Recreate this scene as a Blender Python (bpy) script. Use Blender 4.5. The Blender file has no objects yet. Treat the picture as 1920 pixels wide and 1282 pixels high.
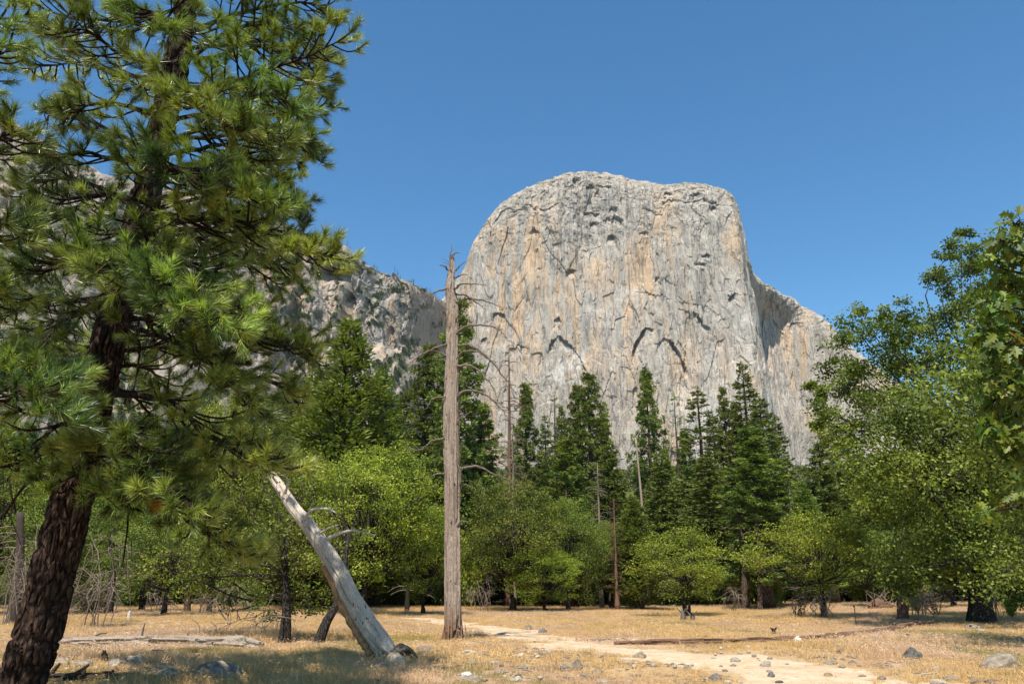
import bpy, bmesh, math, random
import numpy as np
from mathutils import Vector, Matrix

R = math.radians
SC = bpy.context.scene
COL = SC.collection

# ------------------------------------------------------------------ camera, sky, sun, exposure
FPX = 1493.0                      # focal length in pixels of the 1920 px wide photograph (28 mm lens)
PITCH = R(17.37)
CAM = Vector((0, 0, 1.6))
cam_data = bpy.data.cameras.new('camera')
cam = bpy.data.objects.new('camera', cam_data)
COL.objects.link(cam)
cam.location = CAM
cam.rotation_euler = (R(90) + PITCH, 0, 0)
cam_data.sensor_width = 36.0
cam_data.lens = 36.0 * FPX / 1920.0
cam_data.clip_start = 0.1
cam_data.clip_end = 12000
SC.camera = cam

SUN_EL, SUN_AZ = R(60), R(180 + 15)
world = bpy.data.worlds.new('World')
SC.world = world
world.use_nodes = True
wn = world.node_tree.nodes
wl = world.node_tree.links
sky = wn.new('ShaderNodeTexSky')
sky.sky_type = 'NISHITA'
sky.sun_disc = False
sky.sun_elevation = SUN_EL
sky.sun_rotation = SUN_AZ
sky.altitude = 1200
sky.air_density = 1.0
sky.dust_density = 0.6
sky.ozone_density = 1.8
bg = wn['Background']
bg.inputs['Strength'].default_value = 0.114
hs_ = wn.new('ShaderNodeHueSaturation')
hs_.inputs['Saturation'].default_value = 1.27
wl.new(sky.outputs['Color'], hs_.inputs['Color'])
tint = wn.new('ShaderNodeMix')
tint.data_type = 'RGBA'
tint.blend_type = 'MULTIPLY'
tint.inputs[0].default_value = 1.0
tint.inputs[7].default_value = (1.0, 1.08, 0.98, 1)
wl.new(hs_.outputs['Color'], tint.inputs[6])
wl.new(tint.outputs[2], bg.inputs['Color'])

sun_data = bpy.data.lights.new('sun', 'SUN')
sun_data.energy = 5.0
sun_data.angle = R(0.55)
sun_data.color = (1.0, 0.93, 0.82)
sun = bpy.data.objects.new('sun', sun_data)
COL.objects.link(sun)
SUN_DIR = Vector((math.sin(SUN_AZ) * math.cos(SUN_EL), math.cos(SUN_AZ) * math.cos(SUN_EL), math.sin(SUN_EL)))
sun.rotation_euler = SUN_DIR.to_track_quat('Z', 'Y').to_euler()
sun.location = (0, 0, 60)

SC.view_settings.view_transform = 'Standard'
SC.view_settings.look = 'None'
SC.view_settings.exposure = 0.78
SC.view_settings.gamma = 1.0
SC.view_settings.use_curve_mapping = False
SC.render.engine = 'CYCLES'
SC.cycles.max_bounces = 6
SC.cycles.diffuse_bounces = 3
SC.cycles.glossy_bounces = 2
SC.cycles.transmission_bounces = 3
SC.cycles.volume_bounces = 0
SC.cycles.use_denoising = True
SC.cycles.caustics_reflective = False
SC.cycles.caustics_refractive = False

# ------------------------------------------------------------------ projection helpers (photo pixels to the place)
CP, SP = math.cos(PITCH), math.sin(PITCH)


def at(px, py, D):
    """the point at ground distance D (world y) seen at photo pixel px, py"""
    dx = (px - 960) / FPX
    dy = (641 - py) / FPX
    d = Vector((dx, CP - SP * dy, SP + CP * dy))
    return CAM + d * (D / d.y)


# ------------------------------------------------------------------ numpy noise
def _h(ix, iy, iz, seed):
    n = (ix.astype(np.int64) * 374761393 + iy.astype(np.int64) * 668265263 + iz.astype(np.int64) * 2147483647 + seed * 974634777) & 0xFFFFFFFF
    n = ((n ^ (n >> 13)) * 1274126177) & 0xFFFFFFFF
    n = ((n ^ (n >> 16)) * 2246822519) & 0xFFFFFFFF
    n = n ^ (n >> 15)
    return (n & 0xFFFFFF) / float(0xFFFFFF)


def noise(x, y, z=None, seed=0):
    x = np.asarray(x, float)
    y = np.asarray(y, float)
    z = np.zeros_like(x) if z is None else np.asarray(z, float)
    ix, iy, iz = np.floor(x), np.floor(y), np.floor(z)
    fx, fy, fz = x - ix, y - iy, z - iz
    u = fx * fx * fx * (fx * (fx * 6 - 15) + 10)
    v = fy * fy * fy * (fy * (fy * 6 - 15) + 10)
    w = fz * fz * fz * (fz * (fz * 6 - 15) + 10)
    r = 0
    for a in (0, 1):
        for b in (0, 1):
            for c in (0, 1):
                r = r + _h(ix + a, iy + b, iz + c, seed) * (u if a else 1 - u) * (v if b else 1 - v) * (w if c else 1 - w)
    return r * 2 - 1


def fbm(x, y, z=None, seed=0, o=4, g=0.5):
    r, a, f = 0, 1.0, 1.0
    for i in range(o):
        r = r + a * noise(x * f, y * f, None if z is None else z * f, seed + i * 7)
        a *= g
        f *= 2.03
    return r


def ridged(x, y, z=None, seed=0, o=3):
    r, a, f = 0, 1.0, 1.0
    for i in range(o):
        r = r + a * (1 - 2 * np.abs(noise(x * f, y * f, None if z is None else z * f, seed + i * 11)))
        a *= 0.5
        f *= 2.07
    return r


def worley(x, y, seed=0):
    """2d cells: distance to nearest, distance to second nearest, random id, offset from the cell centre"""
    ix, iy = np.floor(x), np.floor(y)
    d1 = np.full(x.shape, 9.0)
    d2 = np.full(x.shape, 9.0)
    cid = np.zeros(x.shape)
    ox = np.zeros(x.shape)
    oy = np.zeros(x.shape)
    for a in (-1, 0, 1):
        for b in (-1, 0, 1):
            z0 = np.zeros_like(ix)
            cx = ix + a + _h(ix + a, iy + b, z0, seed)
            cy = iy + b + _h(ix + a, iy + b, z0 + 1, seed)
            d = np.hypot(x - cx, y - cy)
            m = d < d1
            d2 = np.where(m, d1, np.minimum(d2, d))
            cid = np.where(m, _h(ix + a, iy + b, z0 + 2, seed), cid)
            ox = np.where(m, x - cx, ox)
            oy = np.where(m, y - cy, oy)
            d1 = np.where(m, d, d1)
    return d1, d2, cid, ox, oy


def worley3(x, y, z, seed=0):
    ix, iy, iz = np.floor(x), np.floor(y), np.floor(z)
    d1 = np.full(x.shape, 9.0)
    d2 = np.full(x.shape, 9.0)
    cid = np.zeros(x.shape)
    for a in (-1, 0, 1):
        for b in (-1, 0, 1):
            for c in (-1, 0, 1):
                j = (ix + a, iy + b, iz + c)
                d = np.sqrt((x - j[0] - _h(*j, seed)) ** 2 + (y - j[1] - _h(*j, seed + 1)) ** 2 + (z - j[2] - _h(*j, seed + 2)) ** 2)
                m = d < d1
                d2 = np.where(m, d1, np.minimum(d2, d))
                cid = np.where(m, _h(*j, seed + 3), cid)
                d1 = np.where(m, d, d1)
    return d1, d2, cid


def sstep(a, b, x):
    t = np.clip((x - a) / (b - a), 0, 1)
    return t * t * (3 - 2 * t)


# ------------------------------------------------------------------ mesh helpers
class MB:
    """collects vertices and faces, builds ONE mesh"""

    def __init__(self):
        self.V, self.F3, self.F4, self.A = [], [], [], []
        self.n = 0

    def add(self, V, F3=None, F4=None, v=0.5):
        V = np.asarray(V, float).reshape(-1, 3)
        self.V.append(V)
        if F3 is not None and len(F3):
            self.F3.append(np.asarray(F3, np.int64).reshape(-1, 3) + self.n)
        if F4 is not None and len(F4):
            self.F4.append(np.asarray(F4, np.int64).reshape(-1, 4) + self.n)
        self.A.append(np.broadcast_to(np.asarray(v, float), (len(V),)))
        self.n += len(V)
        return self

    def mesh(self, name, mat=None, smooth=False, extra=None):
        V = np.concatenate(self.V) if self.V else np.zeros((0, 3))
        F3 = np.concatenate(self.F3) if self.F3 else np.zeros((0, 3), np.int64)
        F4 = np.concatenate(self.F4) if self.F4 else np.zeros((0, 4), np.int64)
        me = bpy.data.meshes.new(name)
        me.vertices.add(len(V))
        me.vertices.foreach_set('co', V.astype(np.float32).ravel())
        idx = np.concatenate([F3.ravel(), F4.ravel()]).astype(np.int32)
        me.loops.add(len(idx))
        me.loops.foreach_set('vertex_index', idx)
        n3, n4 = len(F3), len(F4)
        me.polygons.add(n3 + n4)
        ls = np.concatenate([np.arange(n3) * 3, n3 * 3 + np.arange(n4) * 4]).astype(np.int32)
        me.polygons.foreach_set('loop_start', ls)
        me.polygons.foreach_set('use_smooth', np.full(n3 + n4, bool(smooth)))
        at_ = me.attributes.new('v', 'FLOAT', 'POINT')
        at_.data.foreach_set('value', (np.concatenate(self.A) if self.A else np.zeros(0)).astype(np.float32))
        if extra:
            for k, arr in extra.items():
                if arr.ndim == 2:
                    a = me.attributes.new(k, 'FLOAT_VECTOR', 'POINT')
                    a.data.foreach_set('vector', arr.astype(np.float32).ravel())
                else:
                    a = me.attributes.new(k, 'FLOAT', 'POINT')
                    a.data.foreach_set('value', arr.astype(np.float32))
        me.update(calc_edges=True)
        if mat is not None:
            me.materials.append(mat)
        return me

    def obj(self, name, mat=None, parent=None, smooth=False, extra=None):
        return link(name, self.mesh(name, mat, smooth, extra), parent)


def link(name, me, parent=None, loc=None):
    o = bpy.data.objects.new(name, me)
    COL.objects.link(o)
    if parent is not None:
        o.parent = parent
    if loc is not None:
        o.location = loc
    return o


def tag(o, label=None, cat=None, group=None, kind=None):
    if label:
        o['label'] = label
    if cat:
        o['category'] = cat
    if group:
        o['group'] = group
    if kind:
        o['kind'] = kind
    return o


def empty(name, loc, label, cat, group=None, rz=0.0):
    o = bpy.data.objects.new(name, None)
    COL.objects.link(o)
    o.empty_display_size = 0.3
    o.location = loc
    o.rotation_euler = (0, 0, rz)
    return tag(o, label, cat, group)


def copy_tree(src, loc, rz, scl, label, group):
    c = src.copy()
    COL.objects.link(c)
    c.location = loc
    c.rotation_euler = (0, 0, rz)
    c.scale = scl
    c['label'] = label
    if group:
        c['group'] = group
    elif 'group' in c:
        del c['group']
    for ch in src.children:
        d = ch.copy()
        COL.objects.link(d)
        d.parent = c
        for g in ch.children:
            e = g.copy()
            COL.objects.link(e)
            e.parent = d
    return c


def spline(P, n):
    """Catmull-Rom through the control points"""
    P = np.asarray(P, float)
    if len(P) == 2:
        t = np.linspace(0, 1, n)[:, None]
        return P[0] * (1 - t) + P[1] * t
    Q = np.vstack([2 * P[0] - P[1], P, 2 * P[-1] - P[-2]])
    s = np.linspace(0, len(P) - 1 - 1e-6, n)
    i = np.floor(s).astype(int)
    f = (s - i)[:, None]
    a, b, c, d = Q[i], Q[i + 1], Q[i + 2], Q[i + 3]
    return 0.5 * ((2 * b) + (-a + c) * f + (2 * a - 5 * b + 4 * c - d) * f ** 2 + (-a + 3 * b - 3 * c + d) * f ** 3)


def frames(P):
    P = np.asarray(P, float)
    T = np.gradient(P, axis=0)
    T /= np.linalg.norm(T, axis=1)[:, None] + 1e-9
    up = np.array([0, 0, 1.0]) if abs(T[0][2]) < 0.9 else np.array([1.0, 0, 0])
    U = np.cross(T, up)
    U /= np.linalg.norm(U, axis=1)[:, None] + 1e-9
    W = np.cross(U, T)
    return T, U, W


def tube(mb, P, rad, sides=6, v=0.5, disp=None, cap=True):
    P = np.asarray(P, float)
    n = len(P)
    rad = np.broadcast_to(np.asarray(rad, float), (n,))
    T, U, W = frames(P)
    a = np.arange(sides) * 2 * math.pi / sides
    ca, sa = np.cos(a), np.sin(a)
    N = U[:, None, :] * ca[None, :, None] + W[:, None, :] * sa[None, :, None]
    V = P[:, None, :] + N * rad[:, None, None]
    if disp is not None:
        V = V + N * disp(V, np.broadcast_to(a[None, :], (n, sides)))[:, :, None]
    V = V.reshape(-1, 3)
    i = np.arange(n - 1)[:, None] * sides
    j = np.arange(sides)[None, :]
    j2 = (j + 1) % sides
    F = np.stack([i + j, i + j2, i + sides + j2, i + sides + j], -1).reshape(-1, 4)
    F3 = None
    if cap:
        V = np.vstack([V, P[-1][None], P[0][None]])
        k = (n - 1) * sides
        F3 = [(k + q, k + (q + 1) % sides, n * sides) for q in range(sides)] + [((q + 1) % sides, q, n * sides + 1) for q in range(sides)]
    mb.add(V, F3, F, v)


def unit(a):
    return a / (np.linalg.norm(a, axis=-1, keepdims=True) + 1e-9)


def leaves(mb, P, D, L, W, rng, v=None, droop=0.0, narrow=0.5):
    """rhombic leaves: base P, direction D, length L, width W, random roll"""
    n = len(P)
    D = unit(D)
    rnd = unit(rng.normal(size=(n, 3)))
    S = unit(np.cross(D, rnd))
    L = np.broadcast_to(L, (n,))[:, None]
    W = np.broadcast_to(W, (n,))[:, None]
    V = np.stack([P, P + D * L * narrow + S * W * 0.5, P + D * L, P + D * L * narrow - S * W * 0.5], 1).reshape(-1, 3)
    F = np.arange(n * 4).reshape(-1, 4)
    if v is None:
        v = rng.uniform(0, 1, n)
    mb.add(V, None, F, np.repeat(v, 4))


def needles(mb, P, D, L, W, rng, v):
    """single triangles, one a needle"""
    n = len(P)
    D = unit(D)
    S = unit(np.cross(D, unit(rng.normal(size=(n, 3)))))
    L = np.broadcast_to(L, (n,))[:, None]
    V = np.stack([P + S * W * 0.5, P - S * W * 0.5, P + D * L], 1).reshape(-1, 3)
    mb.add(V, np.arange(n * 3).reshape(-1, 3), None, np.repeat(v, 3))


# ------------------------------------------------------------------ materials
class NT:
    def __init__(self, name):
        self.m = bpy.data.materials.new(name)
        self.m.use_nodes = True
        self.t = self.m.node_tree
        self.t.nodes.clear()
        self.out = self.t.nodes.new('ShaderNodeOutputMaterial')

    def n(self, typ, ins=None, **kw):
        nd = self.t.nodes.new(typ)
        for k, val in kw.items():
            setattr(nd, k, val)
        for k, val in (ins or {}).items():
            s = nd.inputs[k]
            if isinstance(val, bpy.types.NodeSocket):
                self.t.links.new(val, s)
            else:
                s.default_value = val
        return nd

    def pos(self, scale=(1, 1, 1), obj=False, rot=(0, 0, 0)):
        if obj:
            c = self.n('ShaderNodeTexCoord').outputs['Object']
        else:
            c = self.n('ShaderNodeNewGeometry').outputs['Position']
        return self.n('ShaderNodeMapping', {'Vector': c, 'Scale': scale, 'Rotation': rot}).outputs[0]

    def noise(self, vec, scale, detail=4, rough=0.55, dist=0.0):
        return self.n('ShaderNodeTexNoise', {'Vector': vec, 'Scale': scale, 'Detail': detail, 'Roughness': rough, 'Distortion': dist}).outputs['Fac']

    def ramp(self, fac, stops, interp='LINEAR'):
        r = self.n('ShaderNodeValToRGB', {'Fac': fac})
        cr = r.color_ramp
        cr.interpolation = interp
        while len(cr.elements) > 1:
            cr.elements.remove(cr.elements[-1])
        for i, (p, c) in enumerate(stops):
            e = cr.elements[0] if i == 0 else cr.elements.new(p)
            e.position = p
            c = (c, c, c) if isinstance(c, (int, float)) else c
            e.color = (*c, 1)
        return r.outputs['Color']

    def mix(self, f, a, b, mode='MIX'):
        nd = self.n('ShaderNodeMix', data_type='RGBA', blend_type=mode)
        for s, val in ((nd.inputs[0], f), (nd.inputs[6], a), (nd.inputs[7], b)):
            if isinstance(val, bpy.types.NodeSocket):
                self.t.links.new(val, s)
            else:
                s.default_value = (*val, 1) if isinstance(val, tuple) and len(val) == 3 else val
        return nd.outputs[2]

    def math(self, op, a, b=0.0, clamp=False):
        nd = self.n('ShaderNodeMath', operation=op, use_clamp=clamp)
        for s, val in ((nd.inputs[0], a), (nd.inputs[1], b)):
            if isinstance(val, bpy.types.NodeSocket):
                self.t.links.new(val, s)
            else:
                s.default_value = val
        return nd.outputs[0]

    def attr(self, name, out='Fac'):
        return self.n('ShaderNodeAttribute', attribute_name=name).outputs[out]

    def bump(self, h, strength=0.5, dist=0.1):
        return self.n('ShaderNodeBump', {'Height': h, 'Strength': strength, 'Distance': dist}).outputs[0]

    def surf(self, color, rough=0.8, spec=0.2, normal=None, transl=None, tcol=None):
        ins = {'Base Color': color, 'Roughness': rough, 'Specular IOR Level': spec}
        if isinstance(color, tuple):
            ins['Base Color'] = (*color, 1)
        if normal is not None:
            ins['Normal'] = normal
        p = self.n('ShaderNodeBsdfPrincipled', ins)
        s = p.outputs[0]
        if transl:
            t = self.n('ShaderNodeBsdfTranslucent', {'Color': tcol if tcol is not None else color})
            s = self.n('ShaderNodeMixShader', {'Fac': transl, 1: s, 2: t.outputs[0]}).outputs[0]
        self.t.links.new(s, self.out.inputs['Surface'])
        return self.m


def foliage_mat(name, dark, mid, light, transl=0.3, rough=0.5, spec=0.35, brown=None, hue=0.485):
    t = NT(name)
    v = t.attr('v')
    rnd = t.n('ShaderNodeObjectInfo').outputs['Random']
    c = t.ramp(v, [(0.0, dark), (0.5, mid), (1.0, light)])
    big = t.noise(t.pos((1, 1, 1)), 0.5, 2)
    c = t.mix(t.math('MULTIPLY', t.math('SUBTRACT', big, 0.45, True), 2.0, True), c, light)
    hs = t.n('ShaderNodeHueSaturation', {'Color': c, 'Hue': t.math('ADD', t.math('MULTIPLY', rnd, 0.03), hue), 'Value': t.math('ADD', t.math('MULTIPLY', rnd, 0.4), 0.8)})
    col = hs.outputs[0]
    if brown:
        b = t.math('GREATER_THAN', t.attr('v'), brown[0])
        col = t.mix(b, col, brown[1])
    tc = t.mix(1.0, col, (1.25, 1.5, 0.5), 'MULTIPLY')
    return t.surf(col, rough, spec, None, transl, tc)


M_NEEDLE = foliage_mat('pine_needles', (0.022, 0.046, 0.016), (0.10, 0.158, 0.034), (0.46, 0.52, 0.11), 0.2, 0.38, 0.5, (0.985, (0.30, 0.16, 0.05)))
M_NEEDLE_DEAD = foliage_mat('dead_needles', (0.30, 0.13, 0.03), (0.44, 0.2, 0.05), (0.5, 0.26, 0.08), 0.25)
M_PINE = foliage_mat('far_pine_needles', (0.048, 0.070, 0.020), (0.118, 0.148, 0.035), (0.235, 0.255, 0.055), 0.22, 0.6, 0.2)
M_FIR = foliage_mat('fir_needles', (0.044, 0.062, 0.020), (0.102, 0.130, 0.034), (0.205, 0.225, 0.05), 0.2, 0.6, 0.2)
M_CEDAR = foliage_mat('cedar_sprays', (0.056, 0.085, 0.02), (0.108, 0.15, 0.03), (0.20, 0.235, 0.045), 0.26, 0.6, 0.2)
M_OAK = foliage_mat('oak_leaves', (0.050, 0.080, 0.013), (0.112, 0.155, 0.02), (0.28, 0.30, 0.045), 0.32, 0.55, 0.25)
M_OAK_DARK = foliage_mat('dark_oak_leaves', (0.036, 0.064, 0.013), (0.09, 0.138, 0.02), (0.27, 0.31, 0.05), 0.3, 0.55, 0.25)
M_OAK_BRIGHT = foliage_mat('bright_oak_leaves', (0.075, 0.108, 0.014), (0.18, 0.22, 0.022), (0.40, 0.40, 0.055), 0.34, 0.55, 0.25)
M_LEAF = foliage_mat('broad_lobed_leaf', (0.03, 0.068, 0.010), (0.075, 0.13, 0.015), (0.20, 0.235, 0.03), 0.34, 0.5, 0.3, (0.985, (0.33, 0.17, 0.05)))
M_SHRUB = foliage_mat('shrub_leaves', (0.06, 0.095, 0.02), (0.12, 0.155, 0.03), (0.22, 0.235, 0.05), 0.3)
M_SCRUB = foliage_mat('hill_scrub', (0.04, 0.06, 0.025), (0.06, 0.088, 0.034), (0.10, 0.13, 0.045), 0.1, 0.8, 0.1)


def bark_mat(name, furrow, plate, light, scale=1.0, zs=0.28, bump=0.9, dist=0.03):
    t = NT(name)
    p = t.pos((scale, scale, scale * zs))
    w = t.noise(p, 3.0, 3)
    vec = t.n('ShaderNodeVectorMath', {0: p, 1: t.n('ShaderNodeCombineXYZ', {0: t.math('MULTIPLY', w, 0.3), 1: t.math('MULTIPLY', w, 0.2)}).outputs[0]}, operation='ADD').outputs[0]
    vo = t.n('ShaderNodeTexVoronoi', {'Vector': vec, 'Scale': 9.0}, feature='DISTANCE_TO_EDGE').outputs['Distance']
    n1 = t.noise(p, 22, 5, 0.65)
    edge = t.math('MULTIPLY', vo, 5.0, True)
    c1 = t.ramp(n1, [(0.3, furrow), (0.5, plate), (0.72, light)])
    c = t.mix(edge, furrow, c1)
    h = t.math('ADD', t.math('MULTIPLY', edge, 0.7), t.math('MULTIPLY', n1, 0.5))
    return t.surf(c, 0.9, 0.1, t.bump(h, bump, dist))


M_BARK_PINE = bark_mat('pine_bark', (0.012, 0.009, 0.008), (0.055, 0.034, 0.024), (0.125, 0.078, 0.055), 1.0, 0.3, 1.0, 0.04)
M_BARK_DARK = bark_mat('dark_oak_bark', (0.012, 0.010, 0.009), (0.05, 0.04, 0.033), (0.11, 0.095, 0.08), 1.6, 0.35)
M_BARK_TWIG = bark_mat('twig_bark', (0.014, 0.010, 0.008), (0.045, 0.032, 0.024), (0.10, 0.07, 0.05), 3.0, 1.0)
M_BARK_ORANGE = bark_mat('orange_pine_bark', (0.10, 0.05, 0.03), (0.32, 0.16, 0.08), (0.42, 0.25, 0.15), 0.8, 0.3)
M_BARK_FAR = bark_mat('far_bark', (0.03, 0.022, 0.018), (0.10, 0.07, 0.05), (0.18, 0.13, 0.10), 0.8, 0.3)


def dead_mat(name, crack, base, light, warm, zs=0.1, holes=True, foot=None):
    t = NT(name)
    p = t.pos((1, 1, zs), obj=True)
    g = t.noise(p, 26, 6, 0.7, 0.3)
    big = t.noise(t.pos((1, 1, 0.35), obj=True), 1.6, 3)
    c = t.ramp(g, [(0.27, crack), (0.42, base), (0.66, light)])
    c = t.mix(t.ramp(big, [(0.52, 0.0), (0.72, 0.75)]), c, t.mix(0.5, c, warm))
    if foot:
        oz = t.n('ShaderNodeSeparateXYZ', {0: t.n('ShaderNodeTexCoord').outputs['Object']}).outputs[2]
        fz = t.n('ShaderNodeMapRange', {'Value': t.math('ADD', oz, t.math('MULTIPLY', t.noise(t.pos((3, 3, 0.8), obj=True), 1.5, 3), 2.4)), 'From Min': 1.5, 'From Max': 2.5, 'To Min': 0.9, 'To Max': 0.0}).outputs[0]
        c = t.mix(fz, c, t.mix(g, (0.035, 0.02, 0.013), foot))
        c = t.mix(t.ramp(t.noise(t.pos((1.3, 1.3, 0.5), obj=True), 2.3, 4), [(0.56, 0.0), (0.63, 0.6)]), c, (0.12, 0.085, 0.062))
    h = g
    if holes:
        vo = t.n('ShaderNodeTexVoronoi', {'Vector': t.pos((1, 1, 0.55), obj=True), 'Scale': 7.5, 'Randomness': 1.0})
        hole = t.ramp(t.math('ADD', vo.outputs['Distance'], t.math('MULTIPLY', t.noise(t.pos((1, 1, 0.5), obj=True), 3.1, 2), 0.45)), [(0.29, 0.0), (0.36, 1.0)])
        c = t.mix(hole, tuple(x * 0.5 for x in crack), c)
        h = t.math('MULTIPLY', h, hole)
    return t.surf(c, 0.85, 0.15, t.bump(h, 0.8, 0.03))


M_DEAD_GREY = dead_mat('weathered_grey_wood', (0.05, 0.037, 0.03), (0.225, 0.178, 0.14), (0.35, 0.285, 0.23), (0.25, 0.145, 0.085), 0.35, True, (0.30, 0.16, 0.085))
M_DEAD_PALE = dead_mat('bleached_wood', (0.07, 0.05, 0.035), (0.42, 0.36, 0.29), (0.58, 0.52, 0.44), (0.42, 0.29, 0.17), 0.3)
M_DEAD_LOG = dead_mat('fallen_log_wood', (0.03, 0.022, 0.016), (0.19, 0.15, 0.115), (0.40, 0.34, 0.27), (0.20, 0.12, 0.075), 1.0, False)
M_DEAD_BRANCH = dead_mat('dead_branch_wood', (0.03, 0.022, 0.018), (0.10, 0.08, 0.065), (0.20, 0.165, 0.13), (0.14, 0.12, 0.05), 0.4, False)
M_DEAD_TWIG = dead_mat('pale_dead_twigs', (0.06, 0.045, 0.033), (0.15, 0.115, 0.09), (0.27, 0.22, 0.175), (0.3, 0.2, 0.12), 0.5, False)
M_RED_WOOD = dead_mat('red_rotting_wood', (0.025, 0.014, 0.01), (0.11, 0.062, 0.04), (0.19, 0.115, 0.078), (0.2, 0.10, 0.06), 1.0, False)
M_CHAR = dead_mat('charred_wood', (0.008, 0.007, 0.006), (0.035, 0.028, 0.022), (0.085, 0.065, 0.05), (0.05, 0.03, 0.02), 0.6, False)
M_ROT = dead_mat('orange_rotten_wood', (0.10, 0.045, 0.02), (0.32, 0.18, 0.09), (0.45, 0.27, 0.14), (0.42, 0.2, 0.08), 0.2, False)


def rock_mat(name, dark, base, light, lichen=(0.10, 0.10, 0.075), sc=1.0, lamt=0.6):
    t = NT(name)
    p = t.pos((1, 1, 1), obj=True)
    rnd = t.n('ShaderNodeObjectInfo').outputs['Random']
    off = t.n('ShaderNodeVectorMath', {0: p, 1: t.n('ShaderNodeCombineXYZ', {0: t.math('MULTIPLY', rnd, 37.0), 1: rnd}).outputs[0]}, operation='ADD').outputs[0]
    n1 = t.noise(off, 2.2 * sc, 5, 0.65)
    n2 = t.noise(off, 14 * sc, 4, 0.7)
    c = t.ramp(n1, [(0.3, dark), (0.5, base), (0.7, light)])
    c = t.mix(t.ramp(n2, [(0.52, 0.0), (0.62, lamt)]), c, lichen)
    c = t.n('ShaderNodeHueSaturation', {'Color': c, 'Value': t.math('ADD', t.math('MULTIPLY', rnd, 0.5), 0.78)}).outputs[0]
    return t.surf(c, 0.9, 0.15, t.bump(t.math('ADD', n1, t.math('MULTIPLY', n2, 0.4)), 0.7, 0.06))


M_ROCK_GREY = rock_mat('lichened_grey_rock', (0.12, 0.098, 0.075), (0.24, 0.198, 0.15), (0.37, 0.315, 0.25))
M_ROCK_PALE = rock_mat('pale_granite', (0.25, 0.21, 0.16), (0.36, 0.315, 0.25), (0.47, 0.42, 0.345), (0.22, 0.19, 0.145), 1.0, 0.4)
M_ROCK_WHITE = rock_mat('white_granite', (0.44, 0.41, 0.36), (0.55, 0.52, 0.46), (0.64, 0.61, 0.55), (0.4, 0.36, 0.3), 1.0, 0.2)
M_ROCK_DARK = rock_mat('dark_lichened_rock', (0.07, 0.065, 0.06), (0.13, 0.12, 0.11), (0.22, 0.21, 0.19), (0.05, 0.05, 0.04))
M_ROCK_TAN = rock_mat('tan_round_stone', (0.26, 0.2, 0.14), (0.38, 0.31, 0.22), (0.48, 0.4, 0.3), (0.2, 0.17, 0.12), 1.0, 0.25)


def ground_mat():
    t = NT('dry_meadow_soil')
    p = t.pos()
    a = t.noise(p, 0.11, 4, 0.6)
    b = t.noise(p, 1.1, 5, 0.65)
    f = t.noise(p, 9, 5, 0.75)
    g = t.noise(p, 42, 3, 0.7)
    gold = t.ramp(b, [(0.3, (0.27, 0.165, 0.07)), (0.48, (0.41, 0.265, 0.125)), (0.68, (0.50, 0.35, 0.19))])
    mauve = t.ramp(b, [(0.3, (0.27, 0.175, 0.125)), (0.65, (0.42, 0.295, 0.22))])
    c = t.mix(t.ramp(a, [(0.45, 0.0), (0.6, 0.8)]), gold, mauve)
    c = t.mix(t.ramp(f, [(0.38, 0.5), (0.5, 0.0)]), c, (0.17, 0.11, 0.055))
    c = t.mix(t.ramp(g, [(0.55, 0.0), (0.7, 0.45)]), c, (0.52, 0.41, 0.25))
    litter = t.math('GREATER_THAN', t.noise(p, 0.5, 3), 0.62)
    c = t.mix(t.math('MULTIPLY', litter, t.ramp(g, [(0.4, 0.8), (0.6, 0.0)])), c, (0.10, 0.06, 0.035))
    c = t.mix(t.attr('sand'), c, t.ramp(f, [(0.35, (0.30, 0.205, 0.115)), (0.6, (0.48, 0.35, 0.215))]))
    # woodland floor and, far off, scrub covered talus
    y = t.n('ShaderNodeSeparateXYZ', {0: t.n('ShaderNodeNewGeometry').outputs['Position']}).outputs[1]
    fl = t.n('ShaderNodeMapRange', {'Value': t.math('ADD', y, t.math('MULTIPLY', a, 26.0)), 'From Min': 82.0, 'From Max': 112.0}).outputs[0]
    c = t.mix(fl, c, t.ramp(f, [(0.3, (0.03, 0.038, 0.016)), (0.7, (0.08, 0.075, 0.035))]))
    h = t.math('ADD', t.math('MULTIPLY', f, 0.6), t.math('MULTIPLY', g, 0.4))
    return t.surf(c, 0.95, 0.05, t.bump(h, 0.8, 0.08))


def path_mat():
    t = NT('pale_sandy_path')
    p = t.pos()
    b = t.noise(p, 0.9, 5, 0.6)
    f = t.noise(p, 13, 5, 0.7)
    c = t.ramp(b, [(0.3, (0.38, 0.28, 0.175)), (0.5, (0.48, 0.37, 0.25)), (0.7, (0.55, 0.44, 0.31))])
    c = t.mix(t.ramp(f, [(0.36, 0.6), (0.5, 0.0)]), c, (0.25, 0.17, 0.10))
    c = t.mix(t.ramp(t.noise(p, 3.2, 4, 0.7), [(0.54, 0.0), (0.66, 0.55)]), c, (0.31, 0.21, 0.12))
    return t.surf(c, 0.95, 0.05, t.bump(f, 0.6, 0.05))


def grass_mat(name, ramp, pinkish):
    t = NT(name)
    v = t.attr('v')
    p = t.pos()
    a = t.noise(p, 0.11, 4, 0.6)
    b = t.noise(p, 0.6, 3, 0.6)
    c = t.ramp(v, ramp)
    c = t.mix(t.ramp(a, [(0.45, 0.0), (0.6, 0.75)]), c, t.mix(0.65, c, pinkish))
    c = t.n('ShaderNodeHueSaturation', {'Color': c, 'Value': t.math('ADD', t.math('MULTIPLY', b, 0.8), 0.6)}).outputs[0]
    return t.surf(c, 0.7, 0.2, None, 0.3)


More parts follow.
